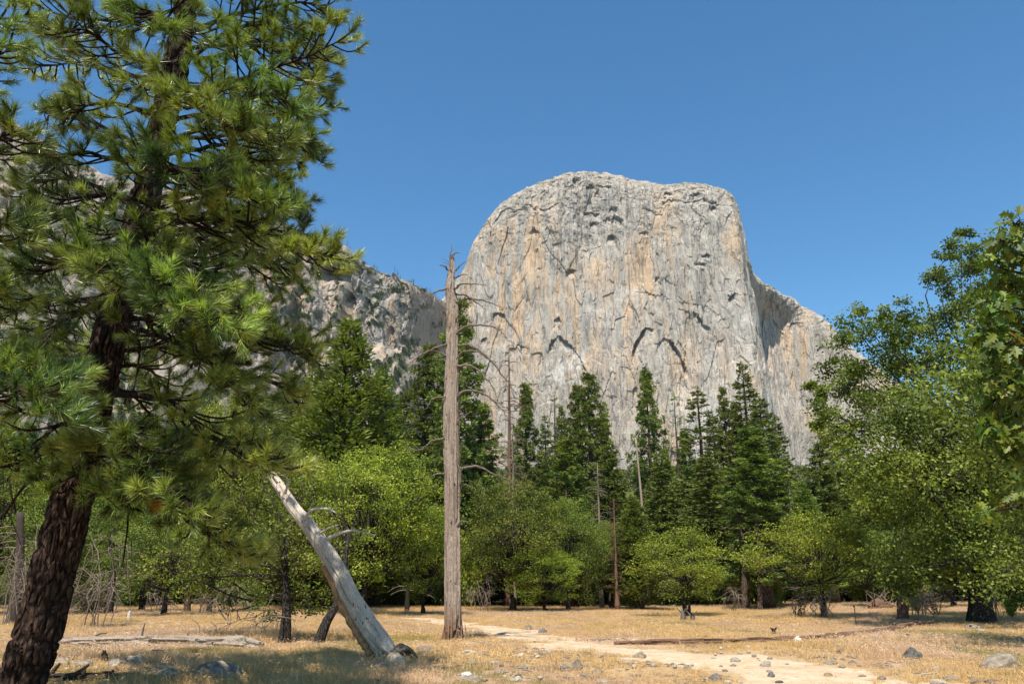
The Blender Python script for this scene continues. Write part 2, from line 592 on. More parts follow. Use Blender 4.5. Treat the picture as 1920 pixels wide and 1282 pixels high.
M_GROUND = ground_mat()
M_PATH = path_mat()
M_GRASS = grass_mat('dry_grass', [(0.0, (0.46, 0.29, 0.11)), (0.5, (0.62, 0.42, 0.18)), (1.0, (0.76, 0.57, 0.30))], (0.60, 0.43, 0.37))
M_GRASS_GREEN = grass_mat('greenish_grass', [(0.0, (0.30, 0.24, 0.08)), (0.5, (0.43, 0.33, 0.12)), (1.0, (0.6, 0.45, 0.18))], (0.3, 0.25, 0.14))


def cliff_mat(name, dim=1.0, warm=1.0):
    """granite: vertical water streaks, warm stains, fine cracks; masks tan / white / dark come from the mesh"""
    t = NT(name)
    tan_, wht, drk, vg = t.attr('tan'), t.attr('white'), t.attr('dark'), t.attr('veg')
    s1 = t.noise(t.pos((0.035, 0.035, 0.0035)), 1.0, 5, 0.62, 0.4)
    s2 = t.noise(t.pos((0.14, 0.14, 0.009)), 1.0, 5, 0.7, 0.2)
    s3 = t.noise(t.pos((0.05, 0.05, 0.035)), 1.0, 7, 0.72, 0.6)
    fine = t.noise(t.pos((0.45, 0.45, 0.16)), 1.0, 8, 0.82)
    base = t.ramp(s3, [(0.25, (0.25, 0.23, 0.205)), (0.45, (0.36, 0.33, 0.29)), (0.62, (0.46, 0.42, 0.365)), (0.8, (0.58, 0.535, 0.465))])
    tf = t.math('MULTIPLY', t.ramp(s1, [(0.44, 0.0), (0.60, 1.0)]), tan_)
    c = t.mix(t.math('MULTIPLY', tf, 0.92 * warm), base, (0.56, 0.39, 0.235))
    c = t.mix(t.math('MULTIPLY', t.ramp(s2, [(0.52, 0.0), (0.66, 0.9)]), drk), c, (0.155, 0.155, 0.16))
    c = t.mix(t.math('MULTIPLY', t.ramp(s2, [(0.30, 0.6), (0.40, 0.0)]), 0.8), c, (0.66, 0.64, 0.60))
    c = t.mix(wht, c, t.ramp(fine, [(0.3, (0.60, 0.57, 0.53)), (0.7, (0.74, 0.71, 0.66))]))
    c = t.mix(t.ramp(fine, [(0.33, 0.55), (0.45, 0.0)]), c, (0.20, 0.19, 0.185))
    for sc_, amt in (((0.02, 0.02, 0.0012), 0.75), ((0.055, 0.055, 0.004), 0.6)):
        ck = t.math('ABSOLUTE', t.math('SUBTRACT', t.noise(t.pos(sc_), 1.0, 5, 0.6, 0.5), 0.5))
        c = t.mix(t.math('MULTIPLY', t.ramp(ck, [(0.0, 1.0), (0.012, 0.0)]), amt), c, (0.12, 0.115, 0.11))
    if dim < 1:
        c = t.mix(1.0, c, (dim, dim * 0.96, dim * 0.93), 'MULTIPLY')
    c = t.mix(vg, c, t.ramp(fine, [(0.3, (0.035, 0.05, 0.02)), (0.7, (0.10, 0.12, 0.05))]))
    h = t.math('ADD', t.math('MULTIPLY', s3, 1.0), t.math('ADD', t.math('MULTIPLY', fine, 0.5), t.math('MULTIPLY', s2, 0.6)))
    return t.surf(c, 0.95, 0.05, t.bump(h, 1.0, 5.0))


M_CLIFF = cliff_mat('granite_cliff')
M_RIDGE = cliff_mat('ridge_granite', warm=1.1, dim=0.92)


# ------------------------------------------------------------------ ground and path
PATH_C = [(790, 1159), (850, 1168), (905, 1177), (960, 1188), (1020, 1200), (1090, 1211), (1170, 1219), (1260, 1228), (1350, 1240), (1450, 1256), (1560, 1278), (1700, 1310)]


def terrain(x, y):
    x = np.asarray(x, float)
    y = np.asarray(y, float)
    z = 0.16 * fbm(x / 9 + 3, y / 9, None, 5, 3) * sstep(6, 20, y) + 0.035 * fbm(x / 1.4, y / 1.4, None, 8, 3)
    z = z + 0.35 * sstep(10, 30, x) * sstep(25, 45, y) + 0.0
    z = z + sstep(330, 1500, y) * 190 + sstep(-200, -900, x) * sstep(300, 1000, y) * 130
    z = z + 4.0 * fbm(x / 60, y / 60, None, 3, 3) * sstep(160, 500, y)
    return z


def tz(x, y):
    return float(terrain(np.array([x]), np.array([y]))[0])


def gnd(px, py):
    """ground point seen at a photo pixel"""
    dx = (px - 960) / FPX
    dy = (641 - py) / FPX
    d = Vector((dx, CP - SP * dy, SP + CP * dy))
    t = -1.6 / d.z
    for _ in range(6):
        q = CAM + d * t
        t = (tz(q.x, q.y) - 1.6) / d.z
    return CAM + d * t


_pc = np.array([[gnd(a, b).x, gnd(a, b).y] for a, b in PATH_C])
_pl = spline(np.c_[_pc, np.zeros(len(_pc))], 120)[:, :2]
_pw = np.interp(np.linspace(0, 1, 120), [0, .3, .6, .8, 1], [1.25, 1.2, 1.1, 1.2, 1.9])


def path_mask(x, y):
    """> 0 inside the sandy path"""
    x = np.asarray(x, float)
    y = np.asarray(y, float)
    m = np.full(x.shape, -99.0)
    for (a, b), w in zip(_pl, _pw):
        m = np.maximum(m, w - np.hypot(x - a, (y - b) * 1.0))
    return m + 0.6 * fbm(x / 1.1, y / 1.1, None, 21, 3)


def make_ground():
    xs = np.concatenate([-np.geomspace(34, 2600, 60)[::-1], np.arange(-33.8, 33.9, 0.24), np.geomspace(34, 2600, 60)])
    ys = np.concatenate([np.linspace(-60, 6, 20), np.arange(6.5, 14, 0.5), np.arange(14, 62, 0.24), np.geomspace(62.5, 3200, 110)])
    X, Y = np.meshgrid(xs, ys)
    Z = terrain(X, Y)
    V = np.stack([X, Y, Z], -1).reshape(-1, 3)
    nx, ny = len(xs), len(ys)
    i = np.arange(ny - 1)[:, None] * nx
    j = np.arange(nx - 1)[None, :]
    F = np.stack([i + j, i + j + 1, i + nx + j + 1, i + nx + j], -1).reshape(-1, 4)
    C = V[F].mean(1)
    near = (C[:, 1] > 13) & (C[:, 1] < 60) & (np.abs(C[:, 0]) < 34)
    pm = np.full(len(F), -1.0)
    pm[near] = path_mask(C[near, 0], C[near, 1])
    sand = np.zeros(len(V))
    nv = (V[:, 1] > 12) & (V[:, 1] < 62) & (np.abs(V[:, 0]) < 36)
    sand[nv] = sstep(-1.9, 0.1, path_mask(V[nv, 0], V[nv, 1]) + 0.5 * fbm(V[nv, 0] / 0.7, V[nv, 1] / 0.7, None, 71, 2)) * 0.85
    lx, ly = gnd(1540, 1268).x, gnd(1540, 1268).y
    sp = np.exp(-((V[:, 0] - lx) / 3.4) ** 2 - ((V[:, 1] - ly) / 2.6) ** 2) * sstep(-0.5, 0.2, fbm(V[:, 0] / 1.3, V[:, 1] / 1.3, None, 72, 3))
    lx, ly = gnd(1330, 1222).x, gnd(1330, 1222).y
    sp = sp + 0.8 * np.exp(-((V[:, 0] - lx) / 6.0) ** 2 - ((V[:, 1] - ly) / 1.4) ** 2)
    sand = np.clip(np.maximum(sand, sp), 0, 0.95)
    MB().add(V, None, F[pm <= 0]).obj('ground', M_GROUND, smooth=True, extra={'sand': sand})['kind'] = 'structure'
    pf = F[pm > 0]
    u, inv = np.unique(pf, return_inverse=True)
    MB().add(V[u], None, inv.reshape(-1, 4)).obj('path', M_PATH, smooth=True)['kind'] = 'structure'


make_ground()

# ------------------------------------------------------------------ cliffs
def px_of(X, Y, Z):
    """photo pixel of world points (arrays), used to lay out features of the cliffs at their real place"""
    d = Y * CP + (Z - 1.6) * SP
    u = -Y * SP + (Z - 1.6) * CP
    return 960 + FPX * X / d, 641 - FPX * u / d


def wall(name, sky_pts, foot, step, zmin, depth_fn, mask_fn, mat, nz):
    """a rock wall as a surface y(x, z); sky_pts: (px, py, D) of its skyline"""
    q_ = np.array(sky_pts, float)
    pts = [at(*q) for q in sky_pts]
    sx = np.array([p.x for p in pts])
    xs = np.arange(sx[0], sx[-1], step)
    zt = np.interp(xs, sx, [p.z for p in pts])
    D = np.interp(xs, sx, q_[:, 2])
    for it in range(14):    # the rim stands where its outline belongs, however far the relief sets it back
        Yt = depth_fn(xs[None, :], zt[None, :], D[None, :], zt[None, :])[0]
        a_, b_ = px_of(xs, Yt, zt)
        err = b_ - np.interp(a_, q_[:, 0], q_[:, 1])
        k = np.ones(5) / 5
        zt = zt + 0.7 * np.convolve(np.pad(err, 2, 'edge'), k, 'valid') * (Yt * CP + zt * SP) / FPX
    k = np.hanning(27) / np.hanning(27).sum()
    zt = np.convolve(np.pad(zt, 13, 'edge'), k, 'valid')
    zt = zt + 1.2 * fbm(xs / 14, xs * 0, None, 91, 4) + 3 * fbm(xs / 70, xs * 0, None, 17, 2)
    s = np.linspace(0, 1, nz)
    X = np.broadcast_to(xs[None, :], (nz, len(xs)))
    Z = zmin + (zt[None, :] - zmin) * s[:, None]
    Y = depth_fn(X, Z, np.broadcast_to(D[None, :], X.shape), np.broadcast_to(zt[None, :], X.shape))
    # back side: the top runs on away from the viewer
    back = [(30, -3), (90, -14), (220, -60), (500, -220)]
    Xs, Ys, Zs = [X], [Y], [Z]
    for dy, dz in back:
        Xs.append(X[-1:])
        Ys.append(Y[-1:] + dy)
        Zs.append(Z[-1:] + dz)
    X, Y, Z = map(np.vstack, (Xs, Ys, Zs))
    V = np.stack([X, Y, Z], -1).reshape(-1, 3)
    ny, nx = X.shape
    i = np.arange(ny - 1)[:, None] * nx
    j = np.arange(nx - 1)[None, :]
    F = np.stack([i + j, i + j + 1, i + nx + j + 1, i + nx + j], -1).reshape(-1, 4)
    masks = mask_fn(X, Y, Z, np.broadcast_to(zt[None, :], X.shape))
    o = MB().add(V, None, F).obj(name, mat, extra={k: m.ravel() for k, m in masks.items()})
    o['kind'] = 'structure'
    return X, Y, Z, masks


ELCAP = [(760, 640, 1960), (800, 600, 1900), (828, 562, 1850), (852, 528, 1810), (872, 500, 1780), (884, 462, 1750), (905, 425, 1730), (935, 385, 1700), (965, 362, 1685), (1000, 345, 1670),
         (1040, 332, 1655), (1070, 324, 1645), (1085, 323, 1642), (1115, 322, 1630), (1150, 326, 1615), (1190, 336, 1600), (1240, 345, 1585), (1290, 344, 1565),
         (1330, 350, 1550), (1352, 357, 1545), (1368, 366, 1545), (1374, 380, 1550), (1378, 410, 1562), (1386, 452, 1590), (1398, 485, 1620), (1412, 512, 1650), (1430, 525, 1690), (1480, 558, 1760),
         (1520, 590, 1790), (1556, 620, 1800), (1640, 685, 1790), (1760, 770, 1770), (1900, 850, 1760), (2100, 930, 1750)]
FEAT = [(1077, 336, 8, 20, 20), (1106, 346, 9, 14, 16), (1117, 360, 8, 18, 12), (1151, 388, 10, 18, 22), (1137, 409, 9, 10, 15), (1160, 406, 10, 16, 22), (1114, 416, 9, 14, 15),
        (1151, 441, 10, 20, 20), (1254, 361, 9, 14, 14), (1305, 362, 12, 12, 14), (1340, 385, 8, 18, 18), (1205, 434, 9, 10, 10), (1073, 505, 12, 16, 16), (1326, 476, 8, 12, 14), (1315, 493, 12, 9, 10),
        (1371, 552, 11, 18, 24), (1231, 520, 6, 20, 14), (1006, 431, 10, 14, 14), (938, 586, 13, 20, 16), (1049, 595, 6, 26, 16),
        (1190, 726, 6, 22, 16), (907, 634, 9, 14, 12),
        (1490, 605, 14, 18, 16), (1540, 650, 12, 18, 14)]


ARCS = [([(1026, 660), (1034, 638), (1046, 629), (1060, 636), (1076, 654), (1090, 676), (1102, 700)], 24, 26), ([(1184, 662), (1192, 642), (1204, 620), (1212, 612), (1226, 617)], 40, 34),
        ([(1228, 664), (1234, 644), (1246, 632), (1260, 637), (1270, 654), (1282, 680), (1292, 700)], 32, 26), ([(1298, 584), (1310, 592), (1318, 604), (1334, 618)], 24, 18),
        ([(1262, 563), (1290, 568), (1322, 574), (1350, 590), (1366, 612)], 5, 16), ([(925, 420), (940, 396), (955, 388)], 12, 18), ([(1120, 770), (1150, 690), (1152, 688)], 10, 14), ([(1035, 460), (1060, 452), (1100, 470), (1130, 462)], 7, 16),
        ([(1190, 545), (1230, 552), (1262, 560)], 8, 14), ([(930, 700), (950, 660), (972, 646), (996, 655)], 9, 20), ([(1290, 770), (1330, 700), (1345, 640), (1360, 634)], 8, 22), ([(1240, 380), (1262, 372), (1290, 380), (1320, 372), (1350, 384)], 14, 10),
        ([(960, 400), (990, 384), (1020, 392), (1050, 380)], 10, 12), ([(1425, 560), (1445, 556), (1462, 580), (1470, 600)], 22, 34), ([(1160, 690), (1185, 690), (1200, 700)], 6, 10), ([(1090, 400), (1110, 396), (1128, 404)], 14, 16)]


def elcap_depth(X, Z, D, ZT):
    # the big wall leans back a little, rounds off at the top
    y = D - 120 * np.clip((ZT - Z) / 900, 0, 1) ** 0.8
    below = ZT - Z
    y = y + 46 * np.exp(-below / 26)
    # the gully to the right of the prow: wall turns away, then faces the viewer again
    PX, PY = px_of(X, y, Z)
    edge = np.interp(PY, [300, 400, 480, 520, 560, 620, 700, 780, 860, 960], [1390, 1392, 1400, 1408, 1420, 1428, 1440, 1452, 1476, 1500])
    t = np.clip((PX - edge) / 70, 0, 1)
    y = y + 190 * np.sin(np.clip(t, 0, 1) * math.pi * 0.5) ** 0.8 * sstep(480, 560, PY) * (1 - 0.75 * sstep(edge + 80, edge + 190, PX))
    # relief
    wx = X + 9 * fbm(X / 130, Z / 260, None, 31, 3)
    y = y + 16 * fbm(wx / 95, Z / 330, None, 1, 3)
    y = y + 7.0 * ridged(wx / 34, Z / 230, None, 5, 3) * (0.5 + 0.5 * noise(X / 150, Z / 200, None, 40))
    y = y - 1.6 * ridged(wx / 9, Z / 90, None, 9, 2)
    for sx, sz, amp, tilt, sd in ((58, 190, 6.5, 5, 3), (22, 80, 3.6, 4, 13), (8.5, 26, 2.4, 2.6, 23)):
        wz = Z + 0.35 * X * (1 if sd != 13 else -0.6) + 10 * noise(X / 60, Z / 60, None, sd)
        wxx = wx + 2 * noise(X / 20, Z / 30, None, sd + 4)
        d1, d2, cid, ox, oy = worley(wxx / sx, wz / sz, sd)
        y = y + amp * (cid - 0.5) + tilt * ((_h(np.floor(cid * 997), cid * 0, cid * 0, sd) - 0.5) * ox * 1.6 + (cid * 7 % 1 - 0.6) * oy)
        y = y + amp * 0.14 * (1 - sstep(0, 0.06, d2 - d1))
    # broken, blocky rock in the upper third, finer joints everywhere
    PX, PY = px_of(X, D, Z)
    rough = sstep(520, 400, PY) * (0.55 + 0.45 * sstep(1250, 1050, PX))
    for sx, sz, amp, sd in ((15, 17, 4.6, 61), (6.5, 8, 2.4, 62)):
        d1, d2, cid, ox, oy = worley(X / sx + 0.3 * noise(X / 30, Z / 30, None, sd), Z / sz + 0.2 * X / sx, sd)
        y = y + rough * amp * (cid - 0.5 + 0.9 * (cid * 7 % 1 - 0.5) * ox + 0.8 * (cid * 13 % 1 - 0.7) * oy)
    d1, d2, cid, ox, oy = worley(X / 5.0, Z / 26 + X / 60, 63)
    y = y + 1.5 * (cid - 0.5) + 1.2 * (cid * 7 % 1 - 0.5) * ox
    up = sstep(140, 20, below)
    y = y + up * (2.0 * ridged(X / 18, Z / 12, None, 51, 3))
    PX, PY = px_of(X, y, Z)
    for (a, b, w, h, d) in FEAT:
        wob = 2.5 * noise(PX / 5, PY / 8, None, a) + 1.5 * noise(PX / 2.5, PY / 3, None, b)
        sk = ((a * 7 + b * 3) % 11 - 5) / 5.0
        u = (PX - a + wob + (PY - b) * 0.35 * sk) / w
        v = (PY - b + wob * 0.6 - h * (0.25 * u * u + 0.35 * sk * u)) / h
        m = np.clip(np.minimum((1 - v), np.minimum((1 - u) * 1.1, (1 + u) * (2.6 + sk))), 0, 1) * (v > 0)
        y = y + 0.6 * d * m
    for line, d, h in ARCS:
        lx = [q[0] for q in line]
        ly = [q[1] for q in line]
        wob = 3.0 * noise(PX / 6, PY / 6, None, lx[0]) + 1.5 * noise(PX / 2.5, PY / 2.5, None, lx[0] + 1)
        L_ = np.interp(PX, lx, ly)
        v = (PY - L_ + wob) / h
        end = np.clip(np.minimum(PX - lx[0], lx[-1] - PX) / 6, 0, 1)
        y = y + 0.46 * d * np.clip(1 - v, 0, 1) * (v > 0) * end * np.clip(0.75 + 0.8 * noise(PX / 9, PY * 0, None, lx[0] + 5), 0.35, 1.2)
    return y


def elcap_masks(X, Y, Z, ZT):
    PX, PY = px_of(X, Y, Z)
    tan_ = 0.45 + 0.6 * fbm(PX / 60, PY / 140, None, 61, 3)
    tan_ = tan_ * (0.45 + 0.55 * sstep(380, 460, PY)) + 0.5 * np.exp(-((PX - 1540) / 60) ** 2 - ((PY - 740) / 80) ** 2) + 0.35 * np.exp(-((PX - 1235) / 70) ** 2 - ((PY - 480) / 100) ** 2)
    wht = 0.85 * np.exp(-(((PX - 1065) / 36) ** 4) - (((PY - 690) / 34) ** 4)) * sstep(-0.6, 0.3, fbm(PX / 14, PY / 14, None, 3, 3))
    wht = wht + 0.6 * np.exp(-(((PX - 1385) / 55) ** 2) - (((PY - 690) / 75) ** 2)) * sstep(-0.6, 0.6, fbm(PX / 20, PY / 30, None, 6, 3)) + 0.3 * np.exp(-(((PX - 1300) / 60) ** 2) - (((PY - 780) / 60) ** 2))
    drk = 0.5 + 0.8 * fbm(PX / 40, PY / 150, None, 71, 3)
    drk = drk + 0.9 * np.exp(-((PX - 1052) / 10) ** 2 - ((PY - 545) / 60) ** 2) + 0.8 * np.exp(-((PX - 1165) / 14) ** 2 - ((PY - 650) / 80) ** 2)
    drk = drk + 1.2 * np.exp(-((PX - 1480) / 44) ** 2 - ((PY - 700) / 130) ** 2) + 0.5 * sstep(1415, 1440, PX)  # right shoulder: grey stains, deepened with shade put into the colour
    top = sstep(34, 4, ZT - Z) * sstep(0.1, 0.5, fbm(PX / 12, PY / 5, None, 77, 3)) * 0.8
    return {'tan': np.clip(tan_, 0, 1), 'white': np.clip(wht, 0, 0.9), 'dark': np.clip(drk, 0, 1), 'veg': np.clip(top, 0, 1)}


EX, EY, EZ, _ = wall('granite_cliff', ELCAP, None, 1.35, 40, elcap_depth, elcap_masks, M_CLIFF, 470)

RIDGE = [(-420, 60, 1000), (-200, 120, 1050), (-60, 175, 1080), (0, 215, 1100), (60, 250, 1110), (110, 285, 1120), (200, 330, 1130), (300, 348, 1150), (450, 385, 1200), (540, 425, 1250), (585, 455, 1290),
         (612, 462, 1300), (628, 456, 1305), (648, 462, 1310), (664, 480, 1340), (690, 500, 1380), (730, 514, 1430), (772, 530, 1500), (800, 547, 1600), (830, 562, 1750), (880, 578, 2000), (1000, 620, 2100)]


def ridge_foot(PX):
    return np.interp(PX, [-300, 0, 120, 250, 300, 450, 560, 640, 700, 760, 830, 900], [420, 470, 520, 610, 690, 740, 740, 690, 660, 640, 660, 700])


def ridge_depth(X, Z, D, ZT):
    PX, PY = px_of(X, D, Z)
    f = ridge_foot(PX) + 26 * fbm(PX / 50, PX * 0, None, 5, 3)
    steep = sstep(f - 10, f + 40, PY)
    y = D - (ZT - Z) * 0.30 - np.clip(PY - f, 0, None) * 1.25
    y = y + 20 * np.exp(-(ZT - Z) / 18)
    wx = X + 12 * fbm(X / 90, Z / 120, None, 32, 3) + 0.12 * Z
    rr = 16 * fbm(wx / 110, Z / 260, None, 101, 3) + 12 * ridged(wx / 40, Z / 190, None, 105, 3) + 4 * ridged(wx / 15, Z / 70, None, 107, 3) - 2.5 * ridged(wx / 9, Z / 40, None, 109, 2)
    for sx, sz, amp, sd in ((46, 150, 16, 203), (18, 60, 11, 213), (7.5, 20, 5.5, 223)):
        d1, d2, cid, ox, oy = worley(wx / sx, (Z + 6 * noise(X / 15, Z / 15, None, sd)) / sz, sd)
        rr = rr + amp * (cid - 0.5) + amp * 0.7 * ((cid * 13 % 1) - 0.5) * ox + amp * 0.25 * (1 - sstep(0, 0.08, d2 - d1))
    y = y + rr * (1 - 0.55 * steep)
    PX, PY = px_of(X, y, Z)
    for (a, b, w, h, d) in ((625, 492, 34, 40, 55), (655, 545, 12, 60, 30), (245, 590, 26, 120, 60), (430, 470, 20, 50, 25), (690, 560, 8, 40, 14), (500, 560, 10, 50, 18), (540, 640, 10, 60, 20), (733, 610, 6, 30, 14)):
        u = (PX - a) / w
        v = (PY - b - h * 0.3 * u * u) / h
        y = y + np.where((v > 0) & (v < 1) & (np.abs(u) < 1), (1 - v) * np.sqrt(np.clip(1 - u * u, 0, 1)), 0) * d
    return y


def ridge_masks(X, Y, Z, ZT):
    PX, PY = px_of(X, Y, Z)
    f = ridge_foot(PX)
    n = fbm(PX / 16 + PY / 30, PY / 16, None, 301, 4)
    veg = sstep(0.15, 0.55, n + 1.0 * sstep(f - 20, f + 50, PY) - 0.42) * 0.85
    mid = np.exp(-((PX - 530) / 80) ** 2 - ((PY - 600) / 70) ** 2)
    veg = np.maximum(veg, sstep(0.25, 0.7, n + 0.55 * mid) * 0.6)
    tan_ = 0.4 + 0.6 * fbm(PX / 40, PY / 60, None, 306, 3) + 0.5 * np.exp(-((PX - 640) / 18) ** 2 - ((PY - 540) / 50) ** 2)
    drk = 0.45 + 0.7 * fbm(PX / 30, PY / 60, None, 307, 3)
    return {'tan': np.clip(tan_, 0, 1), 'white': np.clip(0.35 * np.exp(-((PX - 705) / 20) ** 2 - ((PY - 620) / 60) ** 2), 0, 1), 'dark': np.clip(drk, 0, 1), 'veg': np.clip(veg, 0, 1)}


RX, RY, RZ, RM = wall('ridge', RIDGE, None, 1.9, 60, ridge_depth, ridge_masks, M_RIDGE, 360)

# ------------------------------------------------------------------ tree builders (unit trees about 25 m or 10 m tall, then scaled copies)
rng_of = lambda s: np.random.default_rng(s)


def trunk_obj(parent, H, r0, mat, seed, lean=0.0, top=0.97, sides=8, z0=-0.4):
    g = rng_of(seed)
    n = 14
    z = np.linspace(z0, H * top, n)
    w = np.cumsum(g.normal(0, 0.012 * H / 12, (n, 2)), 0) * (z / H).clip(0)[:, None]
    P = np.c_[w[:, 0] + lean * z, w[:, 1], z]
    rad = r0 * (1 - z.clip(0) / H) ** 0.85 + 0.015
    rad[0:2] *= 1.35
    mb = MB()
    tube(mb, P, rad, sides)
    mb.obj('trunk', mat, parent, True)
    return P


def conifer(name, label, seed, H=25.0, Rm=3.6, style='fir', base=0.06, dens=1.0, mat=None, bark=None):
    """thing > trunk, branches, crown; crown foliage is built of short sprays set along every branch"""
    g = rng_of(seed)
    t = empty(name, (0, 0, 0), label, 'tree')
    P = trunk_obj(t, H, H * 0.0135, bark or M_BARK_FAR, seed)
    tw, fo = MB(), MB()
    z = H * base
    k = 0
    while z < H * 0.985:
        f = (z / H - base) / (1 - base)
        if style == 'fir':
            prof = (1 - f) ** 0.75 * min(1, 0.5 + f * 4)
            nb, dz = 6, 0.42
        elif style == 'layer':
            prof = (1 - f) ** 0.8 * min(1, 0.6 + f * 4)
            nb, dz = 5, 0.8
        elif style == 'cedar':
            prof = (1 - f ** 1.6) * min(1, 0.5 + f * 5)
            nb, dz = 7, 0.4
        else:
            prof = (1 - f) ** 0.62 * (0.8 + 0.2 * math.sin(f * 11 + seed)) * min(1, 0.5 + f * 3)
            nb, dz = 5, 0.6
        for q in range(nb):
            k += 1
            if g.random() > (0.92 if style != 'pine' else 0.85) * min(1.0, dens):
                continue
            a = k * 2.39996 + g.normal(0, 0.3)
            L = Rm * prof * g.uniform(0.62, 1.18) + 0.15
            zz = z + g.uniform(-.3, .3)
            x0, y0 = np.interp(zz, P[:, 2], P[:, 0]), np.interp(zz, P[:, 2], P[:, 1])
            rise = {'fir': -0.10 + 0.35 * f, 'layer': -0.12 + 0.3 * f, 'cedar': 0.25 + 0.3 * f, 'pine': 0.15 + 0.4 * f}[style]
            tip = np.array([math.cos(a) * L, math.sin(a) * L, L * (rise + g.normal(0, 0.08))])
            o = np.array([x0, y0, zz])
            sag = -0.10 * L
            bp = np.array([o, o + tip * 0.5 + [0, 0, sag], o + tip])
            tube(tw, spline(bp, 4), np.linspace(0.035 * L ** 0.6, 0.008, 4), 3, cap=False)
            if style == 'pine':
                nt = max(3, int(2.6 + L * 2.6))
                for m in range(nt):
                    s = g.uniform(0.35, 1.0)
                    c = o + tip * s + np.array([0, 0, sag * 4 * s * (1 - s)]) + g.normal(0, 0.13 * L * (1.1 - s) + 0.1, 3)
                    nn = int(26 * dens)
                    d = unit(g.normal(size=(nn, 3)) + np.array([0, 0, 0.55]) + tip / L * 0.35)
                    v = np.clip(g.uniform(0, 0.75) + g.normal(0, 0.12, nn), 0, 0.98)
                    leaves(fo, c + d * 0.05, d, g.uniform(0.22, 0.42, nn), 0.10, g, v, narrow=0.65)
            else:
                nn = int((L * (25 if style == 'fir' else 24 if style == 'layer' else 22) + 8) * dens)
                s = g.uniform(0.12, 1.0, nn) ** 0.75
                side = np.array([-math.sin(a), math.cos(a), 0])
                width = 0.34 * L * (1.08 - s) + 0.12
                u = g.uniform(-1, 1, nn)
                pos = o + tip * s[:, None] + np.outer(4 * s * (1 - s) * sag, [0, 0, 1]) + side * (u * width)[:, None]
                pos[:, 2] += g.normal(0, 0.05, nn) - 0.10 * np.abs(u) * width + (g.uniform(-0.25, 0.35, nn) if style == 'cedar' else 0)
                d = unit(tip)[None, :] * 0.8 + side * (np.sign(u) * 0.8)[:, None] + g.normal(0, 0.3, (nn, 3)) + np.array([0, 0, 0.35 if style == 'cedar' else -0.05])
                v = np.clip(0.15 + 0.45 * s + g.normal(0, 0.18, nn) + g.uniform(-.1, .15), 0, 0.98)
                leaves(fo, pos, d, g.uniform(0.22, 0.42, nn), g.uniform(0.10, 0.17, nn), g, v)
        z += dz * g.uniform(0.75, 1.25)
    # leader
    d = unit(g.normal(size=(30, 3)) * 0.4 + [0, 0, 1])
    leaves(fo, np.c_[g.normal(P[-1][0], .05, 30), g.normal(P[-1][1], .05, 30), g.uniform(H * 0.96, H * 0.995, 30)], d, 0.3, 0.09, g)
    tag(tw.obj('branches', M_BARK_TWIG, t), kind='stuff')
    tag(fo.obj('crown', mat, t), kind='stuff')
    return t


def twig_fan(mb, o, tip, g, n, rad, depth=1, droop=-0.1):
    """a bare branch with side twigs"""
    L = np.linalg.norm(tip)
    mid = o + tip * 0.5 + np.array([0, 0, L * 0.10]) + g.normal(0, 0.04 * L, 3)
    P = spline([o, mid, o + tip], 6)
    tube(mb, P, np.linspace(rad, rad * 0.25, 6), 4, cap=False)
    if depth > 0:
        for i in range(n):
            s = g.uniform(0.25, 1)
            q = P[min(5, int(s * 5))]
            d = unit(tip / L * 0.7 + g.normal(0, 0.55, 3) + np.array([0, 0, droop])) * L * g.uniform(0.2, 0.45)
            twig_fan(mb, q, d, g, 3, rad * 0.4, depth - 1, droop)


def dead_conifer(name, label, seed, H=20.0, Rm=3.0, mat=None, nb=90):
    g = rng_of(seed)
    t = empty(name, (0, 0, 0), label, 'dead tree')
    P = trunk_obj(t, H, H * 0.012, mat or M_RED_WOOD, seed)
    mb = MB()
    for k in range(nb):
        f = g.uniform(0.15, 0.98)
        a = k * 2.4
        L = Rm * (1 - f) ** 0.6 * g.uniform(0.5, 1.1) + 0.2
        z = f * H
        o = np.array([np.interp(z, P[:, 2], P[:, 0]), np.interp(z, P[:, 2], P[:, 1]), z])
        tip = np.array([math.cos(a) * L, math.sin(a) * L, -0.25 * L + 0.15 * L * g.normal()])
        twig_fan(mb, o, tip, g, 5, 0.035, 1, -0.4)
    tag(mb.obj('branches', mat or M_RED_WOOD, t), kind='stuff')
    return t


